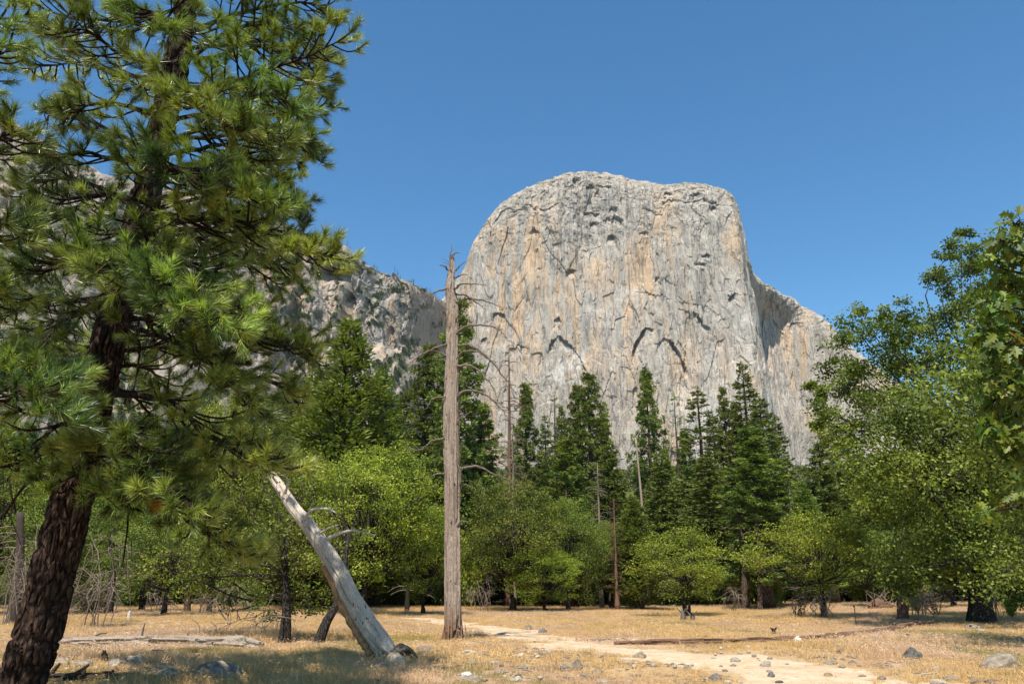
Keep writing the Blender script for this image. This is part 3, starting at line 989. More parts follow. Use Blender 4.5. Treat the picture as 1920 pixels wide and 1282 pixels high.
def oak(name, label, seed, H=8.0, Rm=4.0, low=0.18, nclus=60, per=190, mat=None, bark=None, lsz=0.14, cl=None, twin=False, trunk_r=None, trunkP=None, deadtwigs=0):
    """broadleaf: trunk, limbs running to every leaf mass, leaf masses with gaps between them"""
    g = rng_of(seed)
    t = empty(name, (0, 0, 0), label, 'tree')
    r0 = trunk_r or H * 0.03
    fork = H * low * 1.25
    tk = MB()
    if trunkP is None:
        tp = [[0, 0, -0.3], [g.normal(0, .05), g.normal(0, .05), fork * 0.5], [g.normal(0, .12), g.normal(0, .12), fork], [g.normal(0, .2), 0, H * 0.62]]
    else:
        tp = trunkP
    TP = spline(tp, 12)
    zr = np.linspace(0, 1, 12)
    rad = r0 * (1 - 0.72 * zr)
    rad[0] *= 1.6
    rad[1] *= 1.2
    tube(tk, TP, rad, 10)
    if twin:
        tp2 = [[r0 * 0.8, 0.1, -0.3], [r0 * 3, 0, fork * 0.6], [H * 0.12, 0, H * 0.5]]
        tube(tk, spline(tp2, 8), np.linspace(r0 * 0.8, r0 * 0.25, 8), 8)
        tp2 = [[-r0 * 0.8, 0.1, -0.3], [-r0 * 2, 0.2, fork * 0.6], [-H * 0.13, 0, H * 0.5]]
        tube(tk, spline(tp2, 8), np.linspace(r0 * 0.7, r0 * 0.25, 8), 8)
    tk.obj('trunk', bark or M_BARK_DARK, t, True)
    if cl is None:
        cl = []
        cz = H * (1 + low) * 0.5
        hz = H * (1 - low) * 0.5
        lump = g.uniform(0, 6, 3)
        while len(cl) < nclus:
            d = unit(g.normal(size=3))
            rr = g.uniform(0.3, 1.0) ** 0.42
            bulge = 1 + 0.16 * math.sin(3 * math.atan2(d[1], d[0]) + lump[0]) + 0.12 * math.sin(5 * d[2] + lump[1])
            c = np.array([d[0] * Rm * rr * bulge, d[1] * Rm * rr * bulge, cz + d[2] * hz * rr * 0.9])
            if d[2] < -0.5 and rr > 0.8 and g.random() < 0.6:
                continue
            cl.append((c, Rm * g.uniform(0.15, 0.3)))
    lb, fo = MB(), MB()
    for c, cr in cl:
        c = np.asarray(c, float)
        zz = np.clip(fork + 0.30 * (c[2] - fork), min(fork, c[2]), None)
        i = int(np.argmin(np.abs(TP[:, 2] - zz)))
        o = TP[i]
        v = c - o
        vl = np.linalg.norm(v)
        m1 = o + v * 0.35 + np.array([0, 0, -0.05 * vl]) + g.normal(0, 0.07, 3) * vl
        m2 = o + v * 0.72 + np.array([0, 0, -0.03 * vl]) + g.normal(0, 0.08, 3) * vl
        tube(lb, spline([o, m1, m2, c], 8), np.linspace(min(rad[i] * 0.4, 0.013 * vl + 0.015), 0.012, 8), 5, cap=False)
        nsub = max(4, int(7 * min(2.2, (cr / 0.8) ** 1.2)))
        tone = g.uniform(-0.30, 0.26)
        for q in range(nsub):
            d = unit(g.normal(size=3) * [1, 1, 0.75])
            sc_ = c + d * cr * g.uniform(0.25, 1.05)
            tube(lb, spline([c, (c + sc_) / 2 + g.normal(0, 0.08 * cr, 3), sc_], 4), np.linspace(0.018, 0.006, 4), 3, cap=False)
            nn = int(per / 7 * g.uniform(0.6, 1.3))
            sr = cr * g.uniform(0.28, 0.5)
            off = g.normal(0, 1, (nn, 3)) * [1, 1, 0.55] * sr * 0.62
            pos = sc_ + off
            dirs = unit(off + g.normal(0, 0.7 * sr, (nn, 3)) + [0, 0, -0.1 * sr])
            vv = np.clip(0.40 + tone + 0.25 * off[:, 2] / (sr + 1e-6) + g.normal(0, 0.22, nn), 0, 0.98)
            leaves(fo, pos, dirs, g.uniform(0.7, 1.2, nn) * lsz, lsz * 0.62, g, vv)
    if deadtwigs:
        dt = MB()
        for q in range(deadtwigs):
            a = g.uniform(0, 6.28)
            o = TP[int(g.uniform(3, 8))]
            L = Rm * g.uniform(0.5, 0.95)
            twig_fan(dt, o, np.array([math.cos(a) * L, math.sin(a) * L, g.uniform(-0.35, 0.15) * L]), g, 6, 0.03, 2, -0.35)
        tag(dt.obj('dead_twigs', M_DEAD_TWIG, t), kind='stuff')
    tag(lb.obj('limbs', bark or M_BARK_DARK, t), kind='stuff')
    tag(fo.obj('crown', mat or M_OAK, t), kind='stuff')
    return t


USED = set()


def place(src, H0, R0, cx, top, D, hw, label, group=None, basepx=None, rz=None, name=None):
    """stand a tree where its top shows at (cx, top), with crown half-width hw in photo pixels"""
    g = random.Random(int(cx * 7 + top * 13 + D))
    p = at(cx, top, D)
    gz = tz(p.x, D)
    d = D * CP + (p.z * 0.5) * SP
    Rw = hw / FPX * d * (1.7 if src['category'] == 'tree' and 'oak' not in src.name and 'maple' not in src.name else 1.1)
    H = p.z - gz
    s = (Rw / R0, Rw / R0, H / H0)
    rz = g.uniform(0, 6.28) if rz is None else rz
    if src.name not in USED:
        USED.add(src.name)
        src.location = (p.x, D, gz)
        src.rotation_euler = (0, 0, rz)
        src.scale = s
        src['label'] = label
        if group:
            src['group'] = group
        return src
    return copy_tree(src, (p.x, D, gz), rz, s, label, group)


FIR = [conifer('fir_tree', '', 11, 25, 3.8, 'fir', 0.05, 1.0, M_FIR), conifer('fir_tree', '', 12, 25, 3.4, 'fir', 0.08, 0.85, M_FIR)]
LAYER = [conifer('fir_tree', '', 15, 25, 3.8, 'layer', 0.1, 1.5, M_FIR)]
CEDAR = [conifer('cedar_tree', '', 21, 25, 4.0, 'cedar', 0.04, 1.0, M_CEDAR), conifer('cedar_tree', '', 22, 25, 3.6, 'cedar', 0.05, 0.9, M_CEDAR)]
PINE = [conifer('pine_tree', '', 31, 25, 3.4, 'pine', 0.18, 1.0, M_PINE), conifer('pine_tree', '', 32, 25, 3.2, 'pine', 0.24, 0.95, M_PINE),
        conifer('pine_tree', '', 33, 25, 3.6, 'pine', 0.14, 1.1, M_PINE)]
THIN = [conifer('thin_pine_tree', '', 41, 25, 3.0, 'layer', 0.25, 0.45, M_PINE)]
DEADC = [dead_conifer('dead_conifer', '', 51, 20, 3.2, M_DEAD_TWIG), dead_conifer('dead_conifer', '', 52, 20, 2.8, M_RED_WOOD, 70)]

HEROES = [
    (CEDAR[0], 25, 4.0, 652, 598, 72, 92, 'broad bright green conifer with tapering tip between the near pine and the dead snag'),
    (CEDAR[1], 25, 3.6, 720, 694, 78, 62, 'rounded conifer on the right shoulder of the broadest green conifer'),
    (CEDAR[1], 25, 3.6, 590, 690, 80, 55, 'conifer on the left shoulder of the broadest green conifer'),
    (PINE[0], 25, 3.4, 800, 640, 84, 48, 'clumpy pine just left of the tall dead snag'),
    (PINE[1], 25, 3.2, 862, 562, 80, 52, 'tall clumpy pine standing directly behind the dead snag'),
    (PINE[2], 25, 3.6, 985, 718, 97, 34, 'small pine top standing alone against the cliff right of the dead reddish conifer'),
    (THIN[0], 25, 3.0, 1038, 735, 96, 22, 'slender dark conifer at the left end of the trio before the cliff'),
    (PINE[0], 25, 3.4, 1077, 716, 98, 30, 'middle pine of the trio of pointed tops before the cliff'),
    (PINE[1], 25, 3.2, 1103, 702, 91, 44, 'full pine, tallest and rightmost of the trio of pointed tops'),
    (PINE[2], 25, 3.6, 1210, 691, 90, 36, 'tall isolated narrow pine with cliff showing on both sides'),
    (THIN[0], 25, 3.0, 1262, 733, 98, 24, 'thin see-through conifer right of the tall isolated pine'),
    (LAYER[0], 25, 3.8, 1308, 724, 90, 54, 'fir with flat layered branches between the thin conifer and the spire-topped fir'),
    (PINE[1], 25, 3.2, 1354, 727, 100, 26, 'small dark pine tucked against the left of the spire-topped fir'),
    (FIR[1], 25, 3.4, 1391, 680, 97, 44, 'dark fir with the thin spire top, highest on the right side'),
    (FIR[0], 25, 3.8, 1424, 742, 93, 52, 'dense fir on the right shoulder of the spire-topped fir'),
    (PINE[2], 25, 3.6, 1408, 800, 70, 68, 'large bright green pine with clumpy boughs in front of the dark firs'),
    (PINE[0], 25, 3.4, 1532, 826, 84, 44, 'grey green pine right of the gap that shows the foot of the cliff'),
    (PINE[1], 25, 3.2, 1585, 800, 90, 36, 'pine just left of the big oak crown'),
    (CEDAR[0], 25, 4.0, 1640, 850, 82, 60, 'shaded conifer behind the lower left of the big oak'),
    (FIR[1], 25, 3.4, 1240, 850, 84, 44, 'shorter dark fir below the thin see-through conifer'),
    (FIR[0], 25, 3.8, 1325, 850, 82, 52, 'dark fir below the layered fir'),
    (DEADC[1], 20, 2.8, 955, 630, 85, 60, 'dead reddish bare conifer with a thin top right of the snag'),
    (DEADC[0], 20, 3.2, 962, 790, 78, 62, 'grey dead conifer with drooping bare branches in front of the reddish dead one'),
    (DEADC[0], 20, 3.2, 1120, 860, 76, 46, 'bare dead conifer with arching twigs below the trio of pointed tops'),
    (DEADC[1], 20, 2.8, 1150, 930, 70, 40, 'brown dead conifer behind the orange tree trunk'),
    (CEDAR[1], 25, 3.6, 1500, 905, 76, 40, 'olive conifer behind the lone oak on the right'),
    (FIR[1], 25, 3.4, 287, 676, 125, 34, 'distant fir seen just right of the near pine trunk'),
    (FIR[0], 25, 3.8, 360, 742, 118, 40, 'distant dark fir under the near pine boughs'),
    (CEDAR[0], 25, 4.0, 545, 700, 84, 52, 'conifer on the far left slope of the broad conifer group'),
    (CEDAR[1], 25, 3.6, 1190, 930, 72, 42, 'bright green young conifer at the foot of the tall isolated pine'),
    (PINE[0], 25, 3.4, 900, 760, 88, 46, 'pine right behind the lower half of the dead snag'),
    (PINE[2], 25, 3.6, 1060, 820, 80, 52, 'yellow green pine below the trio of pointed tops'),
    (PINE[1], 25, 3.2, 1140, 850, 84, 40, 'dark pine at the right foot of the trio of pointed tops'),
    (FIR[0], 25, 3.8, 1336, 775, 101, 34, 'dark fir filling the gap right of the layered fir'),
    (PINE[0], 25, 3.4, 1372, 752, 102, 30, 'pine wedged between the small dark pine and the spire-topped fir'),
    (PINE[2], 25, 3.6, 1282, 806, 99, 32, 'pine filling the gap left of the layered fir'),
    (FIR[1], 25, 3.4, 1452, 778, 98, 36, 'fir at the right end of the dark fir group, next to the gap'),
    (FIR[1], 25, 3.4, 1022, 778, 101, 28, 'low fir at the left foot of the trio of pointed tops'),
    (CEDAR[0], 25, 4.0, 1052, 762, 103, 28, 'soft cedar between the slender conifer and the middle pine of the trio'),
    (PINE[2], 25, 3.6, 1128, 772, 97, 32, 'pine on the right shoulder of the trio of pointed tops'),
    (FIR[0], 25, 3.8, 760, 730, 92, 42, 'dark fir left of the pine beside the tall dead snag'),
    (DEADC[0], 20, 3.2, 1478, 900, 82, 36, 'pale leafless conifer in the gap left of the grey green pine'),
]
for src, H0, R0, cx, top, D, hw, lab in HEROES:
    place(src, H0, R0, cx, top, D, hw, lab)

def zone(px, what):
    for lim, w in ((0, 'beyond the left edge of the near pine'), (330, 'the near pine and its trunk'), (560, 'the two oaks left of the leaning trunk'), (850, 'the yellow green maple left of the snag'), (1120, 'the wide dark oak right of the snag'),
                   (1240, 'the orange barked trunk'), (1460, 'the round bright green oak'), (1640, 'the lone oak'), (9999, 'the huge dark oak at the right')):
        if px < lim:
            return what + ' ' + w


# the forest behind: filler conifers standing under the skyline of the front row
SKX = [-300, 0, 200, 300, 420, 520, 600, 760, 860, 930, 1010, 1130, 1165, 1190, 1240, 1330, 1440, 1468, 1492, 1560, 1700, 1900, 2300]
SKY_ = [760, 780, 800, 800, 770, 760, 740, 790, 810, 860, 830, 860, 935, 930, 880, 850, 860, 950, 950, 880, 820, 800, 760]
g = random.Random(5)
pool = [(FIR[0], 25, 3.8), (FIR[1], 25, 3.4), (CEDAR[0], 25, 4.0), (CEDAR[1], 25, 3.6), (PINE[0], 25, 3.4), (PINE[1], 25, 3.2), (PINE[2], 25, 3.6), (LAYER[0], 25, 3.8)]
for row, (D0, n, dy) in enumerate(((175, 46, -10), (140, 50, 15), (115, 54, 45), (98, 50, 90))):
    for i in range(n):
        px = -330 + 2600 * (i + g.uniform(-.35, .35)) / n
        D = D0 * g.uniform(0.93, 1.07)
        top = np.interp(px, SKX, SKY_) + dy * g.uniform(0.0, 1.1) + g.uniform(0, 40)
        s, H0, R0 = g.choice(pool)
        place(s, H0, R0, px, top, D, g.uniform(2.8, 4.2) / D * FPX, zone(px, {'fir_tree': 'dark pointed fir', 'cedar_tree': 'soft green cedar', 'pine_tree': 'clumpy pine'}[s.name.split('.')[0]] + ' of the forest behind'), 'conifers of the forest behind the clearing')

OAKS = [oak('oak_tree', '', 61, 8, 4.0, 0.17, 70, 200, M_OAK_BRIGHT, None, 0.15, twin=True), oak('oak_tree', '', 62, 8, 4.2, 0.22, 70, 210, M_OAK_BRIGHT, None, 0.15, deadtwigs=7),
        oak('oak_tree', '', 63, 12, 4.8, 0.12, 110, 190, M_OAK, None, 0.16), oak('maple_tree', '', 64, 12, 4.6, 0.08, 110, 190, M_OAK_BRIGHT, None, 0.16)]
OAKS += [oak('dark_oak_tree', '', 65, 10, 4.6, 0.14, 90, 190, M_OAK_DARK, None, 0.15, deadtwigs=5)]
OL = [
    (OAKS[0], 8, 4.0, 1276, 984, 56, 84, 'round bright green oak with several short trunks beside the split stump'),
    (OAKS[1], 8, 4.2, 1522, 955, 45.5, 98, 'lone oak with dark trunk and dead twigs hanging at its foot'),
    (OAKS[2], 12, 4.8, 960, 890, 68, 92, 'wide dark green oak just right of the snag'),
    (OAKS[2], 12, 4.8, 1062, 925, 70, 66, 'oak between the wide dark oak and the orange trunk'),
    (OAKS[3], 12, 4.6, 1022, 1020, 66, 64, 'low light green oak in front of the wide dark oak'),
    (OAKS[2], 12, 4.8, 1140, 970, 74, 46, 'oak crown hanging over the orange trunk'),
    (OAKS[3], 12, 4.6, 702, 815, 56, 118, 'large yellow green maple left of the dead snag'),
    (OAKS[3], 12, 4.6, 800, 940, 60, 62, 'smaller yellow green maple touching the left side of the snag'),
    (OAKS[2], 12, 4.8, 600, 850, 62, 80, 'broadleaf tree behind the top of the leaning dead trunk'),
    (OAKS[4], 10, 4.6, 330, 960, 52, 92, 'shaded broadleaf tree under the hanging pine bough'),
    (OAKS[3], 12, 4.6, 440, 700, 60, 74, 'tall light green broadleaf rising beneath the near pine boughs'),
    (OAKS[2], 12, 4.8, 300, 880, 66, 80, 'dark broadleaf behind the near pine, right of its trunk'),
    (OAKS[2], 12, 4.8, 20, 840, 60, 110, 'broadleaf at the left edge behind the near pine'),
    (OAKS[4], 10, 4.6, 150, 900, 58, 90, 'dark broadleaf directly behind the near pine trunk'),
    (OAKS[2], 12, 4.8, 1620, 985, 66, 62, 'broadleaf in the shade left of the big oak'),
    (OAKS[4], 10, 4.6, 1760, 960, 62, 90, 'dark broadleaf behind the trunk of the big oak'),
    (OAKS[2], 12, 4.8, 1930, 900, 60, 110, 'broadleaf at the right edge behind the big oak'),
    (OAKS[0], 8, 4.0, 1395, 1035, 74, 40, 'low green bushy oak between the twin pine trunks and the round oak'),
]
for src, H0, R0, cx, top, D, hw, lab in OL:
    place(src, H0, R0, cx, top, D, hw, lab)
for i in range(34):
    px = -260 + 2400 * (i + g.uniform(-.3, .3)) / 34
    D = g.uniform(84, 94)
    s, H0, R0 = g.choice([(OAKS[2], 12, 4.8), (OAKS[4], 10, 4.6), (OAKS[4], 10, 4.6)])
    place(s, H0, R0, px, g.uniform(930, 1010), D, g.uniform(55, 80), zone(px, 'broadleaf in the second row behind'), 'broadleaf trees of the forest edge')

# ------------------------------------------------------------------ the big oak on the right
def blobs(lst, D, jit, seed, sub=1.0):
    g = rng_of(seed)
    out = []
    for (a, b, r) in lst:
        for k in range(2 if r > 45 else 1):
            dz = D + g.uniform(-jit, jit) * min(1, r / 60)
            p = at(a + g.uniform(-.3, .3) * r * (k > 0), b + g.uniform(-.3, .3) * r * (k > 0), dz)
            out.append((np.array(p), r / FPX * dz * sub))
    return out


BIG = [(1805, 438, 16), (1792, 462, 22), (1768, 492, 20), (1762, 520, 26), (1782, 540, 24), (1822, 470, 22), (1842, 505, 26), (1850, 560, 45), (1822, 590, 30), (1618, 583, 20), (1600, 606, 28), (1640, 632, 34), (1668, 612, 24), (1700, 592, 30),
       (1728, 606, 32), (1765, 610, 40), (1580, 650, 30), (1560, 690, 20), (1600, 690, 34), (1538, 738, 20), (1520, 722, 14), (1545, 768, 30), (1572, 800, 32), (1530, 800, 12), (1620, 735, 45), (1680, 690, 50), (1755, 690, 60), (1850, 690, 70), (1610, 800, 45),
       (1680, 780, 60), (1765, 790, 70), (1860, 800, 80), (1640, 870, 50), (1710, 880, 70), (1800, 890, 80), (1890, 900, 80), (1640, 950, 45), (1700, 970, 65), (1790, 980, 75), (1880, 1000, 80), (1680, 1040, 44),
       (1740, 1050, 50), (1810, 1040, 55), (1890, 1070, 60), (1700, 1095, 26), (1665, 1075, 24), (1960, 700, 90), (1990, 850, 90), (1980, 980, 90), (1950, 600, 60), (1770, 1090, 26), (1905, 1110, 40), (1812, 500, 30), (1835, 540, 36), (1790, 580, 34), (1860, 620, 50), (1810, 640, 44), (1740, 650, 40), (1690, 640, 34), (1655, 600, 24), (1870, 480, 40), (1900, 540, 50), (1720, 740, 50), (1640, 760, 40), (1590, 720, 30), (1560, 830, 26)]
base = gnd(1842, 1172)
bl = [(c - np.array(base), r) for c, r in blobs(BIG, base.y, 5.5, 7, 1.15)]
tpx = [(1842, 1176), (1838, 1120), (1846, 1060), (1850, 980), (1852, 880)]
tP = [np.array(at(a, b, base.y)) - np.array(base) for a, b in tpx]
tP[0][2] = -0.4
bo = oak('oak_tree', 'huge dark oak filling the right side, thick trunk in the meadow', 71, 22, 9, 0.14, 0, 560, M_OAK_DARK, M_BARK_DARK, 0.175, bl, False, 0.62, tP, 9)
bo.location = base

# ------------------------------------------------------------------ two oaks by the leaning trunk
LB1 = [(500, 905, 40), (450, 920, 45), (400, 950, 45), (350, 980, 45), (560, 940, 45), (590, 1000, 42), (520, 990, 60), (450, 1000, 60), (380, 1030, 50), (320, 1040, 45), (290, 1060, 30), (540, 1050, 55), (470, 1070, 55), (400, 1085, 45),
       (570, 1100, 36), (500, 1120, 36), (430, 1120, 30), (340, 1095, 36), (480, 860, 40), (430, 870, 34), (550, 1140, 20)]
b1 = gnd(532, 1205)
bl = [(c - np.array(b1), r) for c, r in blobs(LB1, b1.y + 1.5, 2.2, 17)]
o1 = oak('oak_tree', 'leafy oak on a straight dark trunk left of the leaning dead trunk', 72, 7, 4, 0.2, 0, 240, M_OAK, M_BARK_DARK, 0.12, bl, False, 0.24,
         [[0, 0, -.3], [0.02, 0, 0.6], [-0.03, 0, 1.3], [-0.3, 0.3, 3.4]], 8)
o1.location = b1
LB2 = [(640, 1080, 34), (610, 1040, 40), (650, 1010, 34), (620, 960, 42), (660, 1120, 24), (600, 1110, 34), (580, 1140, 22), (640, 900, 36), (590, 880, 40), (560, 860, 36), (620, 1130, 20)]
b2 = gnd(592, 1212)
bl = [(c - np.array(b2), r) for c, r in blobs(LB2, b2.y + 2.5, 1.8, 19)]
o2 = oak('oak_tree', 'oak whose dark trunk leans right behind the leaning dead trunk', 73, 7, 4, 0.2, 0, 220, M_OAK, M_BARK_DARK, 0.12, bl, False, 0.2,
         [[-0.05, 0, -.3], [0.25, 0.1, 0.7], [0.55, 0.4, 1.5], [0.6, 1.2, 3.6]])
o2.location = b2

so = oak('oak_tree', 'oak with its trunk just outside the right edge, shading the meadow', 74, 10, 4.4, 0.36, 60, 240, M_OAK, M_BARK_DARK, 0.16)
so.location = (17.0, 22.0, tz(17, 22))

# ------------------------------------------------------------------ near pine
def pine_trunk(parent, ctr, D, loc):
    P = [np.array(at(a, b, D)) for a, b, r in ctr]
    r = [c[2] for c in ctr]
    n = 520
    Q = spline(P, n)
    rad = np.interp(np.linspace(0, 1, n), np.linspace(0, 1, len(r)), r)

    def disp(V, A):
        x, y, z = V[..., 0] * 7.5, V[..., 1] * 7.5, V[..., 2] * 1.9
        sh = x.shape
        wob = noise(V[..., 0] * 3, V[..., 1] * 3, V[..., 2] * 2, 3)
        d1, d2, cid = worley3((x + wob * 1.2).ravel(), (y + wob).ravel(), (z + wob * 0.5).ravel(), 44)
        d = ((sstep(0.02, 0.28, d2 - d1) - 0.5) * 0.055 + (cid - 0.5) * 0.022).reshape(sh)
        d = d + 0.008 * noise(V[..., 0] * 40, V[..., 1] * 40, V[..., 2] * 14, 9) + 0.03 * noise(V[..., 0] * 2, V[..., 1] * 2, V[..., 2] * 0.8, 12)
        return d
    mb = MB()
    tube(mb, Q - loc, rad, 110, disp=disp)
    mb.obj('trunk', M_BARK_PINE, parent)
    return Q


NTUFT = [0]


def tuft(fo, o, d, g, v, n=95, L=0.23, dead=False):
    """a brush of long needles round the end of a twig"""
    NTUFT[0] += 1
    d = unit(np.asarray(d, float))
    s = g.uniform(0, 1, n) ** 0.7
    pos = o - d * 0.16 * (1 - s)[:, None]
    rn = unit(g.normal(size=(n, 3)))
    perp = unit(rn - (rn @ d)[:, None] * d)
    ang = np.radians(g.uniform(14, 70, n) - 16 * s)
    D = perp * np.sin(ang)[:, None] + d * np.cos(ang)[:, None]
    D[:, 2] -= g.uniform(0.0, 0.35)
    vv = np.clip(v + g.normal(0, 0.22, n), 0, 0.98)
    needles(fo, pos, D, g.uniform(0.7, 1.1, n) * L, 0.0098, g, vv)


def pine_bough(parent, pts, seed, r0=0.045, dens=1.0, nlen=0.23, loc=None, spread=1.0, bare=0.22, tw=0.0):
    """one bough: part branch, sub-part needles; pts are world points along it"""
    g = rng_of(seed)
    P = spline(pts, 26)
    if loc is None:
        loc = np.array(parent.location)
    P = P - loc
    L = np.linalg.norm(np.diff(P, axis=0), axis=1).sum()
    wd, fo = MB(), MB()
    jit = g.normal(0, 0.008 * L, P.shape)
    jit[0] = 0
    P = P + np.cumsum(jit, 0) * 0.35
    tube(wd, P, np.linspace(r0, 0.011, 26), 7, cap=False)
    T, U, W = frames(P)
    nb = int(L * 6.3 * dens) + 3
    tone = g.uniform(-0.32, 0.2)  # random needle tone; the dark boughs have shade put into their colour
    for k in range(nb):
        s = bare + (1 - bare) * (k + g.uniform(0, 1)) / nb
        i = min(25, int(s * 25))
        o = P[i]
        sg = 1 if k % 2 else -1
        side = unit(np.cross(T[i], [0, 0, 1.0])) * sg
        Lb = (0.30 + 0.42 * L * (1 - s) * 0.55 + g.uniform(0, 0.22)) * spread
        Lb = min(Lb, 1.05)
        d = unit(T[i] * g.uniform(0.5, 1.0) + side * g.uniform(0.5, 1.1) + np.array([0, 0, g.uniform(-0.35, 0.35)]))
        m = o + d * Lb * 0.55 + np.array([0, 0, -0.06 * Lb])
        e = o + d * Lb + np.array([0, 0, 0.16 * Lb])
        B = spline([o, m, e], 7)
        tube(wd, B, np.linspace(0.020, 0.010, 7), 4, cap=False)
        nt = int(1 + Lb * 3.4 * dens)
        for q in range(nt):
            f = 1.0 if q == 0 else g.uniform(0.35, 0.95)
            j = min(6, int(f * 6))
            if q == 0:
                tuft(fo, e, e - m + [0, 0, 0.12], g, 0.5 + tone + g.uniform(-.3, .3), 100, nlen * g.uniform(0.75, 1.1))
            else:
                dd = unit(d * 0.8 + unit(g.normal(size=3)) * 0.75 + np.array([0, 0, 0.35]))
                ll = g.uniform(0.10, 0.28)
                e2 = B[j] + dd * ll
                tube(wd, [B[j], e2], [0.011, 0.008], 3, cap=False)
                tuft(fo, e2, dd, g, 0.42 + tone + g.uniform(-.32, .3), 85, nlen * g.uniform(0.6, 1.05))
    tuft(fo, P[-1], T[-1], g, 0.6 + tone, 130, nlen)
    br = wd.obj('branch', M_BARK_TWIG, parent, True)
    fo.obj('needles', M_NEEDLE, br)
    return br


PD = 13.2
ctr = [(8, 1345, .36), (35, 1282, .34), (70, 1190, .315), (98, 1080, .30), (124, 980, .29), (146, 890, .28), (166, 800, .272), (190, 700, .262), (210, 620, .255), (230, 540, .245), (262, 410, .25), (298, 260, .23), (330, 120, .22), (352, -10, .205), (362, -70, .14), (368, -120, .09), (372, -150, .03)]
pbase = at(20, 1345, PD)
pt = empty('pine_tree', (pbase.x, PD, 0), 'big near pine with furrowed dark trunk and long needle tufts at the left', 'tree')
PL = np.array(pt.location)
PTR = pine_trunk(pt, ctr, PD, PL)


def on_trunk(py):
    """trunk centre at the height seen at photo row py"""
    d = PTR[:, 1] * CP + (PTR[:, 2] - 1.6) * SP
    rows = 641 - FPX * (-PTR[:, 1] * SP + (PTR[:, 2] - 1.6) * CP) / d
    return PTR[int(np.argmin(np.abs(rows - py)))].copy()


